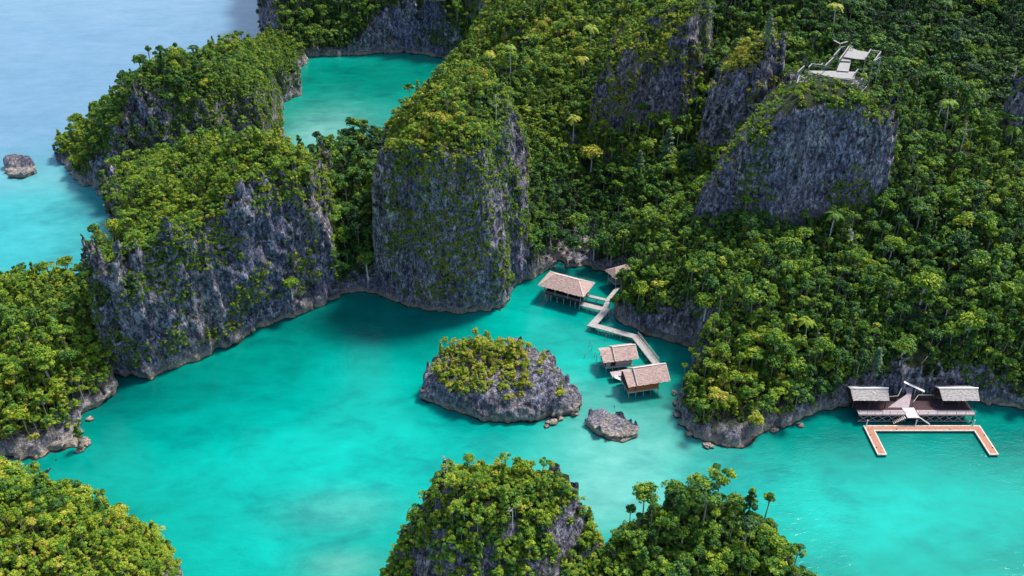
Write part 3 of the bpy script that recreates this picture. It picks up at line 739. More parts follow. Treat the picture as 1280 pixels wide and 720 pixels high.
THATCH = flat_mat('pink_brown_thatch', (0.35, 0.25, 0.22), 0.5, 1.6, 0.95, (1, 3, 1))
THATCH_GREY = flat_mat('grey_thatch', (0.33, 0.30, 0.285), 0.5, 1.8, 0.95, (1, 3, 1))
RIDGE = flat_mat('pale_ridge_cap', (0.46, 0.41, 0.375), 0.2, 1.0)
GREYWOOD = flat_mat('weathered_grey_boards', (0.36, 0.33, 0.31), 0.35, 2.5, 0.9, (3, 3, .5))
PALEWOOD = flat_mat('bleached_planks', (0.30, 0.285, 0.27), 0.35, 3.0, 0.9, (1, 1, 1))
LILACWOOD = flat_mat('pinkish_grey_planks', (0.33, 0.265, 0.28), 0.3, 3.0, 0.9)
DARKWOOD = flat_mat('dark_brown_boards', (0.055, 0.032, 0.028), 0.4, 2.0, 0.9)
REDWOOD = flat_mat('orange_brown_boards', (0.52, 0.14, 0.035), 0.4, 1.6, 0.8, (1, 1, 5))
CORAL = flat_mat('coral_deck_boards', (0.32, 0.155, 0.105), 0.35, 3.0, 0.85)
CREAM = flat_mat('cream_painted_edge', (0.44, 0.39, 0.33), 0.28, 2.0, 0.7)
WHITE = flat_mat('white_painted_post', (0.6, 0.59, 0.57), 0.08, 2.0, 0.6)

# ------------------------------------------------------------------ open pavilion on stilts
az = math.atan2(197.3 - 203.2, 19.1 - 7.1)
pav = thing('stilt_pavilion', 'open sided pavilion on stilts with a large pink brown hipped roof', 'pavilion', (7.1, 203.2, 0), az)
Lx, Ly, e, rz_ = 13.4, 8.0, 4.9, 7.3
m = MB(); g1, g2 = (3.2, Ly / 2, rz_), (Lx - 3.2, Ly / 2, rz_)
m.thatch((0, 0, e), (Lx, 0, e), g2, g1, .14, 11, 20, seed=1); m.thatch((Lx, Ly, e), (0, Ly, e), g1, g2, .14, 11, 20, seed=2)
m.thatch((Lx, 0, e), (Lx, Ly, e), g2, g2, .14, 11, 10, seed=3); m.thatch((0, Ly, e), (0, 0, e), g1, g1, .14, 11, 10, seed=4)
roof = m.build('roof', THATCH, pav)
m = MB(); m.beam(g1, g2, .34, .22)
for q, g in (((0, 0, e), g1), ((Lx, 0, e), g2), ((Lx, Ly, e), g2), ((0, Ly, e), g1)): m.beam((q[0], q[1], q[2] + .12), (g[0], g[1], g[2] + .05), .22, .12)
m.build('ridge_cap', RIDGE, roof)
x0, x1, y0, y1 = 1.3, Lx - 1.2, 1.0, Ly - 1.0
MB().box(x0, x1, y0, y1, 2.1, 2.28).build('floor', DARKWOOD, pav)
for px_ in (x0 + .1, 4.6, 8.4, x1 - .1):
    for py_ in (y0 + .1, y1 - .1):
        MB().beam((px_, py_, 2.28), (px_, py_, e + .25), .17).build('post', GREYWOOD, pav)
rr = random.Random(4)
for px_ in (x0 + .4, 3.4, 5.2, 7.2, 9.2, 10.6, x1 - .3):
    for py_ in (y0 + .3, Ly / 2, y1 - .3):
        MB().beam((px_ + rr.uniform(-.1, .1), py_, -2.2), (px_, py_, 2.1), .16).build('stilt', GREYWOOD, pav)
m = MB()
for za in (2.62, 3.0):
    for a, b in (((x0, y0), (x1, y0)), ((x0, y0), (x0, y1)), ((x0, y1), (x1, y1))): m.beam((*a, za), (*b, za), .06, .1)
m.build('railing', GREYWOOD, pav)
MB().box(x0 + .8, x1 - 1.5, y1 - .75, y1 - .25, 2.3, 2.75).build('bench', DARKWOOD, pav)
MB().box(x0 + 2.2, x0 + 5.2, 3.2, 4.3, 2.95, 3.03).beam((x0 + 2.4, 3.7, 2.28), (x0 + 2.4, 3.7, 2.95), .12).beam((x0 + 5, 3.7, 2.28), (x0 + 5, 3.7, 2.95), .12).build('table', DARKWOOD, pav)

# ------------------------------------------------------------------ two stilt huts
def hut(loc, rz, label, L, D, ez, rz2, split, wall_mat, wall_x, door, back=.55):
    t = thing('stilt_hut', label, 'hut', loc, rz, 'stilt huts at the end of the boardwalk')
    hb = D * back
    m = MB()
    m.thatch((split, 0, ez), (L, 0, ez), (L + .15, hb, rz2), (split + .1, hb, rz2), .12, 8, 14, seed=5)
    m.thatch((L, D, ez + .1), (split, D, ez + .1), (split + .1, hb, rz2), (L + .15, hb, rz2), .12, 6, 12, seed=6)
    rf = m.build('roof', THATCH, t)
    m = MB()
    m.thatch((0, .1, ez - .18), (split + .12, .1, ez - .18), (split + .2, hb, rz2 - .45), (-.25, hb, rz2 - .45), .12, 8, 7, seed=7)
    m.thatch((split, D - .3, ez - .1), (0, D - .3, ez - .1), (-.25, hb, rz2 - .45), (split + .2, hb, rz2 - .45), .12, 6, 6, seed=8)
    m.build('lean_to_roof', THATCH, t)
    MB().beam((split, hb, rz2 + .1), (L + .2, hb, rz2 + .1), .3, .14).beam((L + .1, 0, ez + .14), (L + .2, hb, rz2 + .1), .16, .12).beam((split, 0, ez + .16), (split + .1, hb, rz2 + .1), .16, .14).build('ridge_cap', RIDGE, rf)
    fz = 1.85; wx0, wx1 = wall_x; wy0, wy1 = .75, D - .8
    m = MB()
    a, b = door
    m.box(wx0, a, wy0, wy0 + .1, fz, ez + .05); m.box(b, wx1, wy0, wy0 + .1, fz, ez + .25)
    m.box(wx0, wx1, wy1, wy1 + .1, fz, ez + .25)
    m.add([(wx1, wy0 + .1, fz), (wx1, wy1, fz), (wx1, wy1, ez + .2), (wx1, hb, rz2 - .25), (wx1, wy0 + .1, ez + .2), (wx1 - .1, wy0 + .1, fz), (wx1 - .1, wy1, fz), (wx1 - .1, wy1, ez + .2), (wx1 - .1, hb, rz2 - .25), (wx1 - .1, wy0 + .1, ez + .2)],
          [(0, 1, 2, 3, 4), (9, 8, 7, 6, 5), (0, 5, 6, 1), (1, 6, 7, 2), (2, 7, 8, 3), (3, 8, 9, 4), (4, 9, 5, 0)])
    m.build('wall', wall_mat, t)
    m = MB()
    m.add([(wx0, wy0 + .1, fz), (wx0, wy1, fz), (wx0, wy1, ez), (wx0, hb, rz2 - .6), (wx0, wy0 + .1, ez), (wx0 + .1, wy0 + .1, fz), (wx0 + .1, wy1, fz), (wx0 + .1, wy1, ez), (wx0 + .1, hb, rz2 - .6), (wx0 + .1, wy0 + .1, ez)],
          [(0, 1, 2, 3, 4), (9, 8, 7, 6, 5), (0, 5, 6, 1), (1, 6, 7, 2), (2, 7, 8, 3), (3, 8, 9, 4), (4, 9, 5, 0)])
    m.build('gable', DARKWOOD, t)
    MB().box(a, b, wy0 + .25, wy0 + .33, fz, ez - .1).build('door', DARKWOOD, t)
    MB().box(wx0 - .2, wx1 + .1, .45, D - .4, fz - .18, fz - .01).build('floor', GREYWOOD, t)
    MB().beam((wx0 - .2, .42, fz - .1), (wx1 + .15, .42, fz - .1), .1, .2).build('floor_beam', RIDGE, t)
    r = random.Random(L)
    n = 5
    for i in range(n):
        for yy_ in (.7, D / 2, D - .7):
            xx = wx0 + .1 + (wx1 - wx0 - .2) * i / (n - 1)
            MB().beam((xx + r.uniform(-.25, .25), yy_ - r.uniform(0, .2), -2.5), (xx, yy_, fz - .18), .15).build('stilt', GREYWOOD, t)
    return t
hut((22.2, 170.2, 0), R(10), 'smaller grey walled hut on stilts with a two level pink brown roof', 8.6, 6.2, 3.9, 5.7, 2.9, GREYWOOD, (.9, 7.4), (2.0, 3.3))
hb = hut((27.2, 160.9, 0), R(13), 'larger hut on stilts with orange brown board walls under a pink brown roof', 10.2, 6.8, 3.9, 6.2, 2.2, REDWOOD, (.35, 7.9), (1.9, 2.2))
MB().slab([(-2.4, 3.3, 4.6), (-.9, 2.6, 4.0), (-.7, 3.3, 4.0), (-1.9, 4.2, 4.7)], .06).build('awning', WHITE, hb, 'small white awning sheet')
lp = thing('landing_stage', 'small lilac grey plank landing between the two stilt huts', 'landing', (24.2, 167.4, 0), R(12))
MB().box(0, 5.6, 0, 2.0, 1.6, 1.75).build('deck', LILACWOOD, lp)
for a in (.2, 2.8, 5.4):
    MB().beam((a, .2, -2), (a, .2, 1.6), .13).build('post', GREYWOOD, lp); MB().beam((a, 1.8, -2), (a, 1.8, 1.6), .13).build('post', GREYWOOD, lp)

# the half hidden hut roof among the trees
h3 = thing('shore_hut', 'half hidden pink brown hut roof poking out of the trees by the boardwalk', 'hut', (28.6, 206.8, 0), R(28))
rf = MB().thatch((0, 0, 4.6), (7, 0, 4.6), (5.4, 2.6, 6.4), (1.6, 2.6, 6.4), .13, 8, 12, seed=9).thatch((7, 5.2, 4.6), (0, 5.2, 4.6), (1.6, 2.6, 6.4), (5.4, 2.6, 6.4), .13, 8, 10, seed=10) \
    .thatch((0, 5.2, 4.6), (0, 0, 4.6), (1.6, 2.6, 6.4), (1.6, 2.6, 6.4), .13, 8, 8, seed=11).thatch((7, 0, 4.6), (7, 5.2, 4.6), (5.4, 2.6, 6.4), (5.4, 2.6, 6.4), .13, 8, 8, seed=12).build('roof', THATCH, h3)
MB().box(.6, 6.4, .6, 4.6, 1.9, 2.1).build('floor', GREYWOOD, h3)
for a in (.7, 3.5, 6.3):
    for b in (.7, 4.5): MB().beam((a, b, -1.5), (a, b, 4.8), .16).build('post', GREYWOOD, h3)

# ------------------------------------------------------------------ boardwalk
def boardwalk(label, pts, w, z, rail=None, loc=None):
    o = np.array(pts[0]); t = thing('boardwalk', label, 'boardwalk', (o[0], o[1], 0), 0)
    P = [np.array(p) - o for p in pts]
    L_, Rr = [], []
    for i, p in enumerate(P):
        d0 = P[i] - P[i - 1] if i else P[1] - P[0]; d1 = P[i + 1] - P[i] if i + 1 < len(P) else d0
        d0 = d0 / np.linalg.norm(d0); d1 = d1 / np.linalg.norm(d1); n = np.array([-(d0 + d1)[1], (d0 + d1)[0]]); n /= np.linalg.norm(n)
        k = w / 2 / max(.5, abs(n @ np.array([-d0[1], d0[0]])))
        L_.append(p + n * k); Rr.append(p - n * k)
    m = MB(); jr = random.Random(2)
    for i in range(len(P) - 1):
        ln = np.linalg.norm(P[i + 1] - P[i]); k = max(2, int(ln / .32))
        for j in range(k):
            u0, u1 = j / k, (j + .9) / k; dz = jr.uniform(0, .03)
            q = lambda S, u: S[i] * (1 - u) + S[i + 1] * u
            e0 = jr.uniform(-.05, .06)
            m.slab([(*(q(Rr, u0)), z + dz), (*(q(Rr, u1)), z + dz), (*(q(L_, u1)), z + dz), (*(q(L_, u0)), z + dz)], .06)
    m.build('planks', PALEWOOD, t)
    m = MB()
    for i in range(len(P) - 1):
        for S in (L_, Rr):
            m.beam((*(S[i] * .96 + P[i] * .04), z - .15), (*(S[i + 1] * .96 + P[i + 1] * .04), z - .15), .1, .16)
    m.build('bearer', GREYWOOD, t)
    for i in range(len(P) - 1):
        ln = np.linalg.norm(P[i + 1] - P[i]); k = max(1, int(ln / 2.4))
        for j in range(k + 1):
            if i and j == 0: continue
            for S in (L_, Rr):
                q = (S[i] * (1 - j / k) + S[i + 1] * j / k) * .97 + (P[i] * (1 - j / k) + P[i + 1] * j / k) * .03
                MB().beam((q[0] + jr.uniform(-.1, .1), q[1], -2), (q[0], q[1], z - .07), .13).build('post', GREYWOOD, t)
    if rail:
        for a, b, side in rail:
            S = Rr if side > 0 else L_
            m = MB()
            for u in np.linspace(0, 1, 5):
                q = S[a] * (1 - u) + S[b] * u; m.beam((*q, z), (*q, z + 1.0), .07)
            for h_ in (.55, 1.0): m.beam((*S[a], z + h_), (*S[b], z + h_), .06, .08)
            m.build('railing', GREYWOOD, t)
    return t
boardwalk('zigzag bleached plank boardwalk leading from the pavilion to the stilt huts', [(18.6, 199.3), (25.2, 196.3), (21.0, 189.4), (31.6, 184.2), (35.3, 173.5), (36.2, 168.3)], 1.9, 1.55, [(3, 4, -1)])
boardwalk('narrow plank walkway from the pavilion back corner to the half hidden hut', [(20.5, 203.3), (26.0, 200.9), (29.4, 207.2)], 1.1, 1.6)
boardwalk('short plank link joining the two walkways beside the pavilion', [(26.0, 200.2), (25.0, 197.5)], 1.2, 1.53)

# loose poles standing in the water
for i, (a, b, h_) in enumerate(((737, 432, 1.6), (740, 438, 2.0), (743, 446, 1.5), (746, 452, 2.2), (750, 442, 1.8), (753, 458, 1.4), (757, 425, 1.7), (744, 461, 1.3), (766, 421, 1.9), (731, 447, 1.2))):
    p = Z(a, b); l = random.Random(i)
    order = ('tallest', 'leaning', 'thin')[i % 3]
    o = MB().beam((0, 0, -2), (l.uniform(-.15, .15), l.uniform(-.1, .1), h_), .11).build('water_pole', GREYWOOD)
    o.location = p; tag(o, 'thin bare pole standing in the water left of the grey hut', 'pole', 'bare poles standing in the water left of the grey hut')

# ------------------------------------------------------------------ floating pontoon
pt = thing('floating_pontoon', 'U shaped floating pontoon with coral boards and cream edges', 'pontoon', (79.5, 149.6, 0))
W_ = 26.4
m = MB()
def strip(m, x0, x1, y0, y1, z0_, z1, n, along='x'):
    for i in range(n):
        if along == 'x': m.box(x0 + (x1 - x0) * i / n, x0 + (x1 - x0) * (i + .93) / n, y0, y1, z0_, z1)
        else: m.box(x0, x1, y0 + (y1 - y0) * i / n, y0 + (y1 - y0) * (i + .93) / n, z0_, z1)
strip(m, .3, W_ - .3, .3, 1.5, .5, .6, 88)
strip(m, .32, 1.75, -7.3, .28, .5, .6, 25, 'y'); strip(m, W_ - 1.75, W_ - .32, -7.3, .28, .5, .6, 25, 'y')
m.build('deck_boards', CORAL, pt)
m = MB()
[m.box(W_ * i / 12, W_ * (i + .985) / 12, 1.51, 1.8, .3, .64) for i in range(12)]; [m.box(2.07 + (W_ - 4.14) * i / 10, 2.07 + (W_ - 4.14) * (i + .985) / 10, 0, .29, .3, .64) for i in range(10)]; m.box(0, .3, -7.32, 1.5, .3, .64); m.box(1.77, 2.06, -7.32, .29, .3, .64)
m.box(W_ - .3, W_, -7.32, 1.5, .3, .64); m.box(W_ - 2.06, W_ - 1.77, -7.32, .29, .3, .64); m.box(0, 2.06, -7.62, -7.33, .3, .64); m.box(W_ - 2.06, W_, -7.62, -7.33, .3, .64)
m.build('edge_beam', CREAM, pt)
m = MB()
m.box(.1, W_ - .1, .1, 1.7, -.2, .29); m.box(.1, 1.95, -7.5, .09, -.2, .29); m.box(W_ - 1.95, W_ - .1, -7.5, .09, -.2, .29)
m.build('float', DARKWOOD, pt)
for a, b_ in ((.45, -1.5), (.45, -5.5), (W_ - .45, -1.5), (W_ - .45, -5.5), (7, .45), (19, .45)): MB().box(a - .14, a + .14, b_ - .05, b_ + .05, .64, .8).build('cleat', DARKWOOD, pt)
for a in (.8, 11.9, W_ - 1.4): MB().beam((a, 2.0, -2.5), (a, 2.0, 2.0), .2).build('mooring_post', WHITE, pt)

# ------------------------------------------------------------------ jetty platform with its two shelters
jt = thing('jetty_platform', 'dark timber jetty platform on cross braced posts behind the coral pontoon', 'jetty', (78.6, 152.9, 0))
FZ, JL = 2.5, 26.4
RED_DARK = flat_mat('reddish_dark_boards', (0.05, 0.028, 0.032), .4, 2.5)
for a, b, k in ((0, 10.6, 34), (10.64, 13.36, 9), (13.4, JL, 42)):
    m = MB(); strip(m, a, b, 0 if k != 9 else 2.5, 5.6, FZ - .12, FZ, k); m.build('floor', RED_DARK, jt)
for a, b, k in ((0, 10.5, 34), (13.5, JL, 42)):
    m = MB(); strip(m, a, b, -.02, 1.5, FZ + .004, FZ + .05, k); m.build('front_boards', LILACWOOD, jt)
m = MB(); strip(m, 10.62, 13.38, -1.1, 2.4, FZ - .1, FZ + .03, 9); m.build('landing', flat_mat('pale_lilac_boards', (0.46, 0.41, 0.43), .2, 2.5), jt)
m = MB()   # path running back between the shelters, slightly climbing
for i in range(16):
    u0, u1 = i / 16, (i + .92) / 16
    xa = lambda u: 7.4 + 5.6 * min(1, u * 1.5); xb_ = lambda u: 12.2 + 2.8 * u
    m.slab([(xa(u0), 2.4 + 5.6 * u0, FZ + .08 + 1.3 * u0), (xb_(u0), 2.4 + 5.6 * u0, FZ + .08 + 1.3 * u0), (xb_(u1), 2.4 + 5.6 * u1, FZ + .08 + 1.3 * u1), (xa(u1), 2.4 + 5.6 * u1, FZ + .08 + 1.3 * u1)], .08)
m.build('ramp', LILACWOOD, jt)
for x in np.linspace(.2, JL - .2, 13):
    for y in (.15, 2.7, 5.2): MB().beam((x, y, -2.5), (x, y, FZ - .13), .17).build('post', DARKWOOD, jt)
for i in range(12):
    a = .2 + (JL - .4) * i / 12; b = .2 + (JL - .4) * (i + 1) / 12
    if 10 < a < 12.6: continue
    MB().beam((a, .03, .5), (b, .03, FZ - .25), .07, .1).beam((a, -.06, FZ - .25), (b, -.06, .5), .07, .1).build('cross_brace', GREYWOOD, jt)
MB().beam((0, 0, FZ - .2), (10.6, 0, FZ - .2), .1, .22).beam((13.4, 0, FZ - .2), (JL, 0, FZ - .2), .1, .22).beam((.1, .1, .45), (10.5, .1, .45), .1, .14).beam((13.5, .1, .45), (JL, .1, .45), .1, .14).build('front_beam', GREYWOOD, jt)
for (a, b) in ((.1, 10.5), (13.5, JL - .1)):
    m = MB()
    for x in np.linspace(a, b, 7): m.beam((x, .05, FZ), (x, .05, FZ + .95), .07)
    for h_ in (.5, .95): m.beam((a, .05, FZ + h_), (b, .05, FZ + h_), .05, .07)
    m.build('railing', GREYWOOD, jt)
m = MB()
for (a, b, za, zb) in (((10.4, 5.0), (12.7, 8.2), FZ + 1.3, FZ + 2.2), ((7.3, 4.6), (10.4, 5.0), FZ + 1.25, FZ + 1.3), ((13.2, 3.0), (15.2, 5.3), FZ + 1.2, FZ + 1.3), ((15.2, 5.3), (18.9, 5.3), FZ + 1.3, FZ + 1.3)):
    m.beam((*a, za), (*b, zb), .12, .1)
m.build('top_rail', PALEWOOD, jt)
m = MB()
m.slab([(10.4, 5.06, FZ + 1.2), (12.7, 8.26, FZ + 2.1), (12.7, 8.2, FZ + 2.1), (10.4, 5.0, FZ + 1.2)], 1.1)
m.box(7.3, 10.4, 5.05, 5.11, FZ + .05, FZ + 1.2); m.box(15.2, 18.9, 5.35, 5.41, FZ + .05, FZ + 1.2)
m.build('screen_boards', DARKWOOD, jt)
m = MB()   # stairs and gangplank to the pontoon
for i in range(8):
    u = i / 8; m.box(7.9 + 2.5 * u, 7.9 + 2.5 * u + .2, -1.15, -.1, .7 + 1.75 * u, .78 + 1.75 * u)
st = m.build('stair_treads', RIDGE, jt)
MB().beam((7.7, -1.2, .55), (10.6, -1.2, FZ - .05), .08, .2).beam((7.7, -.08, .55), (10.6, -.08, FZ - .05), .08, .2).build('stair_strings', DARKWOOD, jt)
MB().beam((13.3, -.7, FZ - .05), (16.0, -1.25, .72), .5, .07).build('gangplank', PALEWOOD, jt)

def shelter(x, y, L, label):
    t = thing('jetty_shelter', label, 'shelter', (x, y, FZ), 0, 'open shelters on the jetty')
    rf = MB().thatch((0, .2, 2.5), (L, .2, 2.5), (L + .2, 2.7, 4.0), (-.2, 2.7, 4.0), .12, 7, 18, seed=int(x)).thatch((L, 5.2, 2.6), (0, 5.2, 2.6), (-.2, 2.7, 4.0), (L + .2, 2.7, 4.0), .12, 6, 14, seed=int(x) + 1).build('roof', THATCH_GREY, t)
    MB().beam((-.35, 2.7, 4.12), (L + .35, 2.7, 4.12), .34, .16).build('ridge_cap', WHITE, rf)
    for a in (.4, L / 2, L - .4):
        for b in (.6, 4.8): MB().beam((a, b, 0), (a, b, 2.7), .16).build('post', DARKWOOD, t)
    MB().box(.4, L - .4, 4.75, 4.83, 0, 2.4).build('back_wall', DARKWOOD, t)
    MB().box(.8, L - .8, 3.9, 4.5, .4, .48).box(.9, 1.0, 4.0, 4.4, 0, .4).box(L - 1, L - .9, 4.0, 4.4, 0, .4).build('bench', flat_mat('bench_boards', (.16, .08, .07)), t)
    return t
shelter(77.4, 154.6, 8.2, 'open jetty shelter left of the ramp with a grey thatched roof and white ridge')
shelter(97.7, 154.6, 8.4, 'open jetty shelter right of the ramp with a grey thatched roof and white ridge')
# white gangway slanting above the ramp, and the brown stair climbing into the trees
g = thing('white_gangway', 'white slanting gangway plank above the ramp between the two jetty shelters', 'gangway', (91.0, 160.8, 0))
MB().beam((0, 0, 5.6), (4.3, -2.0, 4.4), .75, .10).build('plank', WHITE, g)
MB().beam((2.6, -1.2, 1), (2.6, -1.2, 4.75), .14).beam((4.0, -1.9, 1), (4.0, -1.9, 4.35), .14).beam((.4, -.1, 2), (.4, -.1, 5.4), .14).build('support', WHITE, g)
pa, pb = Y(1146, 458, 163), Y(1168, 432, 168)
st = thing('hill_staircase', 'dark brown wooden staircase climbing into the trees behind the jetty', 'staircase', (pa[0], pa[1], 0))
m = MB(); n = 14; dx, dy, dz = pb[0] - pa[0], pb[1] - pa[1], pb[2] - pa[2]; zz = pa[2]
for i in range(n):
    u = i / n; m.box(dx * u - .9, dx * u + .9, dy * u, dy * u + .42, zz + dz * u - .06, zz + dz * u)
m.build('treads', flat_mat('brown_stair_boards', (.12, .075, .06)), st)
MB().beam((.95, 0, zz + .9), (dx + .95, dy, zz + dz + .9), .1, .1).beam((.95, 0, zz), (.95, 0, zz + .9), .1).beam((dx + .95, dy, zz + dz), (dx + .95, dy, zz + dz + .9), .1).build('handrail', PALEWOOD, st)
MB().beam((-.9, 0, zz - 3), (-.9, 0, zz), .14).beam((.9, 0, zz - 3), (.9, 0, zz), .14).beam((dx, dy, zz + dz - 3), (dx, dy, zz + dz), .14).build('post', DARKWOOD, st)

# ------------------------------------------------------------------ hilltop lookout
DECK = flat_mat('silver_grey_planks', (0.23, 0.225, 0.215), 0.45, 4.0, 0.95)
LO = thing('lookout_platform', 'bleached timber lookout platform with heavy railings on the hilltop above the grey cliff', 'lookout', (84, 225, 0))
def loc(px, py, z): p = Z(px, py, z); return (p[0] - 84, p[1] - 225, z)
sc = lambda x, y: (985 + x / 9.846, 45 + y / 9.846)
def poly(pts, z): return [loc(*sc(*p), z) for p in pts]
m = MB()
m.slab(poly([(350, 468), (640, 515), (815, 528), (835, 440), (600, 430), (255, 425)][::1], 57.6), .16)
o1 = m.build('lower_deck', DECK, LO)
MB().slab(poly([(600, 425), (745, 436), (772, 320), (640, 318)], 57.9), .14).slab(poly([(650, 305), (768, 312), (775, 275), (668, 262)], 58.3), .14).build('steps', DECK, LO)
MB().slab(poly([(680, 255), (850, 282), (955, 290), (1000, 200), (850, 175), (765, 135)], 58.8), .16).build('upper_deck', DECK, LO)
def rail(name, segs, z, hh=1.0):
    for a, b in segs:
        p, q = Vector(loc(*sc(*a), z)), Vector(loc(*sc(*b), z))
        m = MB(); m.beam(p, q, .26, .12)
        n = max(2, int((q - p).length / 1.2))
        for i in range(n + 1):
            c = p.lerp(q, i / n); m.beam((c.x, c.y, c.z - hh - .15), (c.x, c.y, c.z), .1)
        m.beam(p - Vector((0, 0, hh * .5)), q - Vector((0, 0, hh * .5)), .06, .08)
        m.build(name, DECK, LO)
rail('railing', [((565, 238), (655, 138)), ((655, 138), (705, 128)), ((632, 288), (752, 125)), ((752, 125), (800, 132)), ((458, 362), (560, 262)), ((955, 262), (1020, 160)), ((1052, 312), (1145, 192)), ((1020, 175), (1145, 190)), ((1052, 312), (1130, 262))], 59.8)
rail('railing', [((255, 382), (295, 342)), ((295, 342), (410, 356)), ((410, 356), (425, 335)), ((120, 442), (202, 366)), ((250, 445), (640, 525)), ((640, 525), (890, 556)), ((820, 460), (862, 408)), ((890, 556), (965, 462))], 58.6)
rail('lower_rail', [((620, 585), (900, 590)), ((700, 625), (880, 640)), ((120, 480), (210, 520)), ((110, 560), (280, 560)), ((140, 490), (110, 575))], 57.0, .7)
for p in ((120, 450), (250, 450), (350, 480), (480, 500), (640, 530), (760, 540), (890, 560), (960, 470), (835, 445), (600, 440), (1050, 320), (1145, 260), (955, 290), (680, 260), (765, 150), (760, 640), (840, 600)):
    q = loc(*sc(*p), 57.4); MB().beam((q[0], q[1], 47), q, .18).build('support_post', GREYWOOD, LO)
m = MB()
for (a, b) in (((250, 470), (890, 580)), ((480, 540), (900, 610)), ((560, 600), (860, 650)), ((640, 650), (850, 560)), ((500, 505), (640, 640))):
    m.beam(loc(*sc(*a), 56.6), loc(*sc(*b), 56.4), .14, .2)
m.build('bracing', GREYWOOD, LO)
a, b, c = loc(*sc(562, 52), 61.2), loc(*sc(642, 95), 61.0), loc(*sc(736, 68), 61.2)
MB().beam(a, b, .45, .14).beam(b, c, .45, .14).beam((b[0], b[1], 57), b, .2).build('bench_top', DECK, LO)
m = MB(); lr = random.Random(8)
for i in range(16):
    x_ = 130 + i * 52; y_ = 470 + i * 9
    p = loc(*sc(x_, y_), 57.2); q = loc(*sc(x_ + 60, y_ + 12), 55.2); m.beam(p, (q[0], q[1], 54.6), .1); m.beam((p[0], p[1], 55.0), q, .09)
m.build('lattice', GREYWOOD, LO)
# small landing below the lookout
q = Y(1112, 157, 226); LZ = q[2]
sl = thing('trail_landing', 'small bleached timber landing among bushes right of the grey cliff', 'landing', (q[0], q[1], 0))
MB().box(-2.0, 1.9, -.6, .7, LZ, LZ + .15).build('deck', DECK, sl)
MB().beam((-2, -.6, LZ + 1), (2.4, -.5, LZ + 1), .1, .12).beam((.2, .7, LZ + 1.2), (-.3, 2.2, LZ + 3.0), .14, .14).beam((-2, -.6, LZ), (-2, -.6, LZ + 1), .1).beam((2.2, -.5, LZ), (2.2, -.5, LZ + 1), .1).build('railing', DECK, sl)
MB().beam((-1.8, 0, LZ - 8), (-1.8, 0, LZ), .16).beam((1.7, 0, LZ - 8), (1.7, 0, LZ), .16).beam((0, .5, LZ - 8), (0, .5, LZ), .16).build('post', GREYWOOD, sl)

for q in ((1050, 92, 57, 6.5), (1030, 88, 57, 6.5), (1012, 92, 57, 4), (1080, 80, 57, 5), (1065, 66, 57, 5), (1112, 157, LZ, 3.0)): clearing(*q)
for x in np.arange(78, 107, 2.5):
    for y in (153, 156, 158.5): KEEP_OUT.append((x, y, 2.4))
KEEP_OUT += [(*Z(915, 553)[:2], 4.2), (*Z(915, 563)[:2], 3.5), (92.5, 161, 2.6), (pa[0] + .6, pa[1] + 2, 2.6), (pa[0], pa[1] - 2, 2.4), (pb[0], pb[1], 2.2), (14, 201, 8), (25, 198, 2.5), (23, 193, 2.2), (31, 184.5, 2), (26.5, 187, 2), (35.5, 174, 2), (28.0, 203, 1.6)]
# ------------------------------------------------------------------ palms, pale conifers and bare trunks that stand out one by one
bpy.context.view_layer.update()
DG = bpy.context.evaluated_depsgraph_get()
def ground(px, py):
    d = Vector(ray(px, py)).normalized()
    o_ = Vector(cam.location)
    for _ in range(6):
        hit, p, n, i, ob, mt = scene.ray_cast(DG, o_, d)
        if not hit: return None
        if ob.name.startswith(('forest', 'grey', 'lime', 'wooded', 'karst', 'far', 'rock')) and p.z > .8: return p
        o_ = p + d * .3
    return None
def palm_geo(seed, h):
    r = np.random.default_rng(seed); lean = r.uniform(-.8, .8, 2)
    tr = tube([(0, 0, -1), (lean[0] * .3, lean[1] * .3, h * .5), (lean[0], lean[1], h)], [.16, .12, .09])
    V = []; Q = []; cl = []; o = 0
    top = np.array([lean[0], lean[1], h])
    for k in range(15):
        th = k * 2.399 + r.uniform(-.2, .2); L = r.uniform(1.7, 2.4); up = r.uniform(.1, 1.1); d = np.array([math.cos(th), math.sin(th), 0]); sd_ = np.array([-d[1], d[0], 0])
        pts = [top + d * L * u + np.array([0, 0, up * u * L * .7 - 1.25 * L * u * u * .7]) for u in np.linspace(0, 1, 7)]
        for j in range(6):
            w0, w1 = .34 * math.sin(.35 + 2.6 * j / 6), .34 * math.sin(.35 + 2.6 * (j + 1) / 6)
            for s_ in (-1, 1):
                for f in (0, .5):
                    a = pts[j] * (1 - f) + pts[j + 1] * f; b = pts[j] * (.62 - f) + pts[j + 1] * (.38 + f)
                    V += [a, b, b + s_ * sd_ * w1 * 1.6 + (0, 0, -.22) + d * .2, a + s_ * sd_ * w0 * 1.6 + (0, 0, -.22) + d * .2]; Q.append((o, o + 1, o + 2, o + 3)); o += 4; cl += [r.random()] * 4
    return (np.array(V), np.array(Q), np.array(cl)), tr
PV = []
for i in range(4):
    c_, t_ = palm_geo(50 + i, 5.5 + i * .9); PV.append(make_variant('palm', c_, t_, GREEN, PALE_BARK))
CV = []
for i in range(3):
    V, Q, cl, tips = crown_geo(600 + i, 2.3, 4.2, 6.0, 30, 50, .26, 'cone')
    CV.append(make_variant('conifer', (V, Q, cl), join([tube([(0, 0, -1.5), (0, 0, 9.5)], [.2, .05])] + [tube([(0, 0, t[2] - .4), t], [.06, .02], 4) for t in tips[::3]]), PALE, BARK))
BV = []
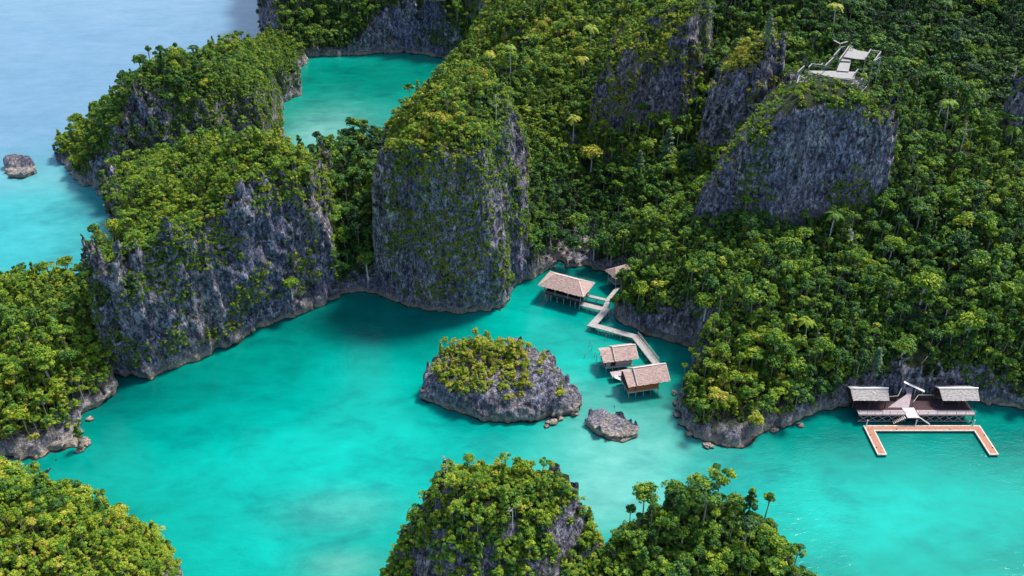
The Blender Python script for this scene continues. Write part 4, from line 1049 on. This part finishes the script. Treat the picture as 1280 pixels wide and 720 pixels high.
for i in range(3):
    r = np.random.default_rng(700 + i); h_ = 6.5 + i
    P_ = [tube([(0, 0, -1.5), (.2, 0, h_ * .6), (.1, .2, h_)], [.17, .12, .05])]; tp = []
    for k in range(7):
        zz = h_ * r.uniform(.5, .95); th = r.uniform(0, 6.28); e_ = np.array([math.cos(th) * r.uniform(.7, 1.7), math.sin(th) * r.uniform(.7, 1.7), zz + r.uniform(.5, 1.3)])
        P_.append(tube([(.15, .1, zz), e_], [.07, .02], 4)); tp.append(e_)
    C_ = []; Nn = []
    for t in tp[:4]:
        dd = r.normal(size=(14, 3)); dd /= np.linalg.norm(dd, axis=1)[:, None]; C_.append(t + dd * .45); Nn.append(dd + (0, 0, .5))
    Nn = np.concatenate(Nn); Nn /= np.linalg.norm(Nn, axis=1)[:, None]
    V, Q = leaves(np.concatenate(C_), Nn, .2, r)
    BV.append(make_variant('bare', (V, Q, np.random.rand(len(V))), join(P_), PALE, PALE_BARK))
BIG = []
for i in range(4):
    r = np.random.default_rng(800 + i)
    V, Q, cl, tips = crown_geo(820 + i, 2.9, 2.6, 5.6, 30, 60, .27, 'round')
    BIG.append(make_variant('spreading', (V, Q, cl), join([tube([(0, 0, -1.5), (.2, .1, 3), (0, 0, 5.4)], [.28, .2, .1])] + [tube([(0, 0, 3.4), np.array(t) * (.6, .6, .85), t], [.1, .06, .03], 4) for t in tips[:10]]), GREEN, PALE_BARK))
def solo(kind, cat, variants, spots, parts, group):
    for i, (a, b, sc_, tint, label) in enumerate(spots):
        p = ground(a, b)
        if p is None: continue
        cm, tm, jm = variants[i % len(variants)]
        root = thing(kind, label, cat, p, i * 1.7, group); root.scale = (sc_,) * 3
        c = bpy.data.objects.new(parts[0], cm); col.objects.link(c); c.parent = root; c['tint'] = tint
        k = bpy.data.objects.new('trunk', tm); col.objects.link(k); k.parent = root
        KEEP_OUT.append((p.x, p.y, 1.3 * sc_))
solo('palm_tree', 'palm', PV, [
    (846, 182, 1.1, .55, 'dark fronded palm in the ravine beside the tall pale conifer'),
    (716, 176, 1.25, .85, 'tall palm with white trunk and lime fronds above the ravine'),
    (738, 66, 1.3, .75, 'very tall white trunked palm on the ridge near the top edge'),
    (638, 92, 1.1, .6, 'mid green palm on the crest behind the centre cliff'),
    (612, 88, 1.1, .85, 'bright lime palm on the crest behind the centre cliff'),
    (728, 98, 1.1, .9, 'yellow green palm with wide fronds left of the broken grey cliff'),
    (790, 22, 1.1, .7, 'lime palm beside the small patch of water at the top edge'),
    (1040, 45, 1.2, .85, 'bright palm rising behind the lookout platform'),
    (1006, 425, 1.0, .7, 'palm among yellow bushes on the spur above the jetty'),
    (1180, 30, 1.2, .3, 'dark palm deep in the forest at the upper right'),
    (1036, 300, 1.1, .4, 'slim palm with thin trunk below the bare grey cliff'),
    (1180, 165, 1.1, .6, 'slim palm on the slope right of the trail landing'),
    (1262, 185, 1.1, .6, 'palm at the right edge under the grey knob')], ('fronds',), 'palms scattered over the hills')
solo('conifer_tree', 'conifer', CV, [
    (832, 210, 1.25, .35, 'tallest pale grey green conifer in the ravine'),
    (798, 222, .9, .3, 'slimmer pale grey green conifer left of the tallest one'),
    (862, 215, .8, .3, 'short pale conifer tucked against the grey slab'),
    (958, 60, .9, .6, 'bright pointed conifer on the ridge left of the lookout'),
    (1190, 70, .9, .35, 'pale conifer in the dark forest right of the lookout'),
    (1090, 470, .8, .45, 'pale conifer above the left jetty shelter')], ('crown',), 'pale conifers in the forest')
solo('bare_trunk_tree', 'tree', BV, [
    (1060, 318, 1.0, .8, 'forked white trunked bare tree in the forest below the grey cliff'),
    (1200, 190, 1.0, .8, 'white trunked thin tree right of the lookout slope'),
    (1170, 160, 1.0, .8, 'thin white trunked tree above the right hand slope'),
    (1262, 110, 1.0, .6, 'bare branched tree on top of the right edge knob'),
    (640, 660, .6, .7, 'small bare whitish tree on the dark front islet'),
    (560, 600, .6, .7, 'thin bare tree on the left shoulder of the dark front islet'),
    (690, 478, .45, .8, 'tiny bare branched tree on the right shoulder of the mid lagoon islet'),
    (175, 640, .7, .8, 'thin tree leaning out over the water from the bottom corner hill'),
    (620, 150, .8, .8, 'bare trunked tree on the top of the centre cliff')], ('crown',), 'thin bare trees on the crests')
solo('spreading_tree', 'tree', BIG, [
    (738, 215, 1.2, .80, 'large bright green spreading tree at the head of the ravine'),
    (722, 300, 1.2, .55, 'large fresh green tree above the pavilion inlet'),
    (60, 470, 1.0, .68, 'large bright round tree on the left edge hill'),
    (965, 450, 1.1, .5, 'large mid green spreading tree on the spur slope'),
    (365, 370, .75, .5, 'round bright green tree at the water foot of the limestone headland'),
    (460, 345, 1.0, .45, 'large green tree at the foot of the dark saddle'),
    (1110, 330, 1.0, .68, 'large lime tree mid slope on the right hand forest'),
    (1205, 430, 1.1, .68, 'wide yellow green tree above the right jetty shelter'),
    (1150, 380, 1.1, .60, 'wide green tree above the brown staircase'),
    (1125, 455, .9, .5, 'mid green spreading tree leaning over the white gangway'),
    (880, 400, 1.0, .62, 'large olive tree above the boardwalk shore'),
    (985, 330, 1.0, .5, 'large mid green tree left below the grey cliff'),
    (1225, 25, 1.2, .72, 'yellow topped large tree in the dark forest at upper right'),
    (1200, 300, 1.0, .7, 'bright lime large tree near the right edge mid slope'),
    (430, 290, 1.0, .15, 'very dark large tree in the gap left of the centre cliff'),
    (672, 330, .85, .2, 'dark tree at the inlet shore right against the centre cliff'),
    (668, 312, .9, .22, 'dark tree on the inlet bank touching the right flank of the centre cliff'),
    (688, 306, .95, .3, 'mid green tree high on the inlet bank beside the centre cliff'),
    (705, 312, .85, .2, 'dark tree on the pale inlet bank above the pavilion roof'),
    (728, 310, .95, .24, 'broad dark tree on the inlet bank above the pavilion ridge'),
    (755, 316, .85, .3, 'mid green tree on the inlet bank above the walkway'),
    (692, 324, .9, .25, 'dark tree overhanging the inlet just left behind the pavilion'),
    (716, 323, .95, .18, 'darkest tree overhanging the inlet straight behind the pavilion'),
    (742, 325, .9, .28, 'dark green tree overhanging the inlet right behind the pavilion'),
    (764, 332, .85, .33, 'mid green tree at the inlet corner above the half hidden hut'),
    (792, 348, .8, .5, 'bright tree half covering the roof of the shore hut')], ('crown',), 'large spreading trees')
T, B = candidates()
T = thin(T, 2.15); B = thin(B, 1.0, True)
print('trees', len(T), 'bushes', len(B), exec_time() - T0)
bpy.context.view_layer.update()
DG = bpy.context.evaluated_depsgraph_get()
def seen(p):
    d = p - cam.location; L = d.length; d.normalize()
    hit, loc, *_ = scene.ray_cast(DG, cam.location, d, distance=L - 0.8)
    return not hit
def rank(L, h, k):
    P = np.array([(t[0], t[1], t[2] + h * t[4]) for t in L])
    px, py, dep = proj(P)
    S = [(L[i][4] / dep[i], i) for i in range(len(L)) if 4 < px[i] < 1276 and 4 < py[i] < 716]
    S.sort(reverse=True); out = []
    for s_, i in S:
        if seen(Vector(P[i])): out.append(i)
        if len(out) >= k: break
    return out
def words_for(t, kind):
    tn = t[3]
    tone = 'dark green' if tn < .34 else 'mid green' if tn < .5 else 'bright green' if tn < .64 else 'lime green' if tn < .8 else 'yellow green'
    size = ('small' if t[4] < .75 else 'large' if t[4] > 1.15 else 'medium')
    px, py, _ = proj(np.array([[t[0], t[1], t[2]]])); px, py = px[0], py[0]
    return tone, size, px, py
HROOT = {}
def where(t, px, py):
    n = t[5]['o'].name
    if not n in HROOT:
        V = t[5]['V']; qx, qy, _ = proj(V[V[:, 2] > 2]); ok = (qx > 0) & (qx < 1280) & (qy > 0) & (qy < 720)
        HROOT[n] = (np.percentile(qx[ok], (2, 98)), np.percentile(qy[ok], (2, 98))) if ok.any() else ((0, 1280), (0, 720))
    (a, b), (c, d) = HROOT[n]
    u = (px - a) / (b - a + 1); v = (py - c) / (d - c + 1)
    hor = ('far left', 'left', 'inner left', 'inner right', 'right', 'far right')[int(min(max(u, 0), .999) * 6)]
    ver = ('on the crest', 'high on the slope', 'mid slope', 'low on the slope', 'near the foot')[int(min(max(v, 0), .999) * 5)]
    return hor, ver
PLACE = {'forested_hill': 'forest hill behind huts', 'grey_cliff': 'cliff under lookout', 'grey_cliff.001': 'narrow grey slab', 'grey_cliff.002': 'broken grey cliff',
         'grey_cliff.003': 'grey edge knob', 'limestone_cliff': 'centre limestone cliff', 'forested_saddle': 'dark saddle', 'limestone_headland': 'limestone headland',
         'limestone_headland.001': 'seaward summit', 'rock_neck': 'rocky neck', 'far_cliff': 'far lagoon cliff', 'wooded_hill': 'left edge hill', 'wooded_hill.001': 'bottom corner hill',
         'karst_islet': 'dark front islet', 'karst_islet.001': 'leafy front islet', 'karst_islet.002': 'mid lagoon islet'}
def plant(L, idx, variants, kind, cat, with_trunk):
    rr = np.random.default_rng(5)
    for i in idx:
        t = L[i]
        cm, tm, jm = variants[int(rr.integers(len(variants)))]
        tone, size, px, py = words_for(t, kind)
        hor, ver = where(t, px, py)
        root = bpy.data.objects.new(kind, None); root.empty_display_size = .5
        col.objects.link(root)
        root.location = t[:3]; root.rotation_euler = (0, 0, rr.uniform(0, 6.283)); s_ = t[4]
        root.scale = (s_, s_, s_ * rr.uniform(.85, 1.15))
        place = PLACE.get(t[5]['o'].name, 'hill')
        tag(root, f'{size} {tone} {cat} {ver}, {hor} of {place}', cat, f'{cat}s on the {place}')
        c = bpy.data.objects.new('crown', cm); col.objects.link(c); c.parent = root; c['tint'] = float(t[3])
        k = bpy.data.objects.new('trunk' if kind != 'bush' else 'stem', tm); col.objects.link(k); k.parent = root
def scatter(L, skip, variants, name, label):
    skip = set(skip); rest = [t for i, t in enumerate(L) if i not in skip]
    me = bpy.data.meshes.new(name); n = len(rest); rr = np.random.default_rng(9)
    me.vertices.add(n); me.vertices.foreach_set('co', np.array([t[:3] for t in rest], np.float32).ravel())
    def at(nm, ty, v, f): a = me.attributes.new(nm, ty, 'POINT'); a.data.foreach_set(f, v)
    at('tint', 'FLOAT', np.array([t[3] for t in rest], np.float32), 'value')
    rot = np.zeros((n, 3), np.float32); rot[:, 2] = rr.uniform(0, 6.283, n); rot[:, :2] = rr.normal(0, .07, (n, 2))
    at('turn', 'FLOAT_VECTOR', rot.ravel(), 'vector')
    sc = np.array([t[4] for t in rest], np.float32)[:, None] * np.ones((1, 3), np.float32); sc[:, 2] *= rr.uniform(.8, 1.25, n)
    at('size', 'FLOAT_VECTOR', sc.ravel(), 'vector')
    at('which', 'INT', rr.integers(0, len(variants), n).astype(np.int32), 'value')
    o = bpy.data.objects.new(name, me); col.objects.link(o)
    pc = bpy.data.collections.new(name + '_kinds')
    for k, v in enumerate(variants):
        pc.objects.link(bpy.data.objects.new(f'{name}_kind_{k:02d}', v[2]))
    ng = bpy.data.node_groups.new(name, 'GeometryNodeTree')
    ng.interface.new_socket('Geometry', in_out='INPUT', socket_type='NodeSocketGeometry')
    ng.interface.new_socket('Geometry', in_out='OUTPUT', socket_type='NodeSocketGeometry')
    gi = ng.nodes.new('NodeGroupInput'); go = ng.nodes.new('NodeGroupOutput')
    m2p = ng.nodes.new('GeometryNodeMeshToPoints'); iop = ng.nodes.new('GeometryNodeInstanceOnPoints'); ci = ng.nodes.new('GeometryNodeCollectionInfo')
    ci.inputs['Collection'].default_value = pc; ci.inputs['Separate Children'].default_value = True; ci.inputs['Reset Children'].default_value = True
    def na(nm, ty):
        a = ng.nodes.new('GeometryNodeInputNamedAttribute'); a.data_type = ty; a.inputs[0].default_value = nm; return a.outputs[0]
    L_ = ng.links.new
    L_(gi.outputs[0], m2p.inputs[0]); L_(m2p.outputs[0], iop.inputs['Points']); L_(ci.outputs[0], iop.inputs['Instance'])
    iop.inputs['Pick Instance'].default_value = True
    L_(na('which', 'INT'), iop.inputs['Instance Index'])
    e2r = ng.nodes.new('FunctionNodeEulerToRotation'); L_(na('turn', 'FLOAT_VECTOR'), e2r.inputs[0]); L_(e2r.outputs[0], iop.inputs['Rotation'])
    L_(na('size', 'FLOAT_VECTOR'), iop.inputs['Scale'])
    L_(iop.outputs[0], go.inputs[0])
    md = o.modifiers.new('growth', 'NODES'); md.node_group = ng
    tag(o, label, kind='stuff')
    return o
ti = rank(T, 4.5, 300); bi = rank(B, 1.0, 300)
plant(T, ti, VAR['tree'], 'broadleaf_tree', 'tree', True)
plant(B, bi, VAR['bush'], 'bush', 'bush', True)
scatter(T, ti, VAR['tree'], 'forest', 'dense broadleaf forest covering the farther slopes and cliff tops')
scatter(B, bi, VAR['bush'], 'scrub', 'low scrub and undergrowth clinging to the cliffs and between the trees')
print('vegetation', exec_time() - T0)
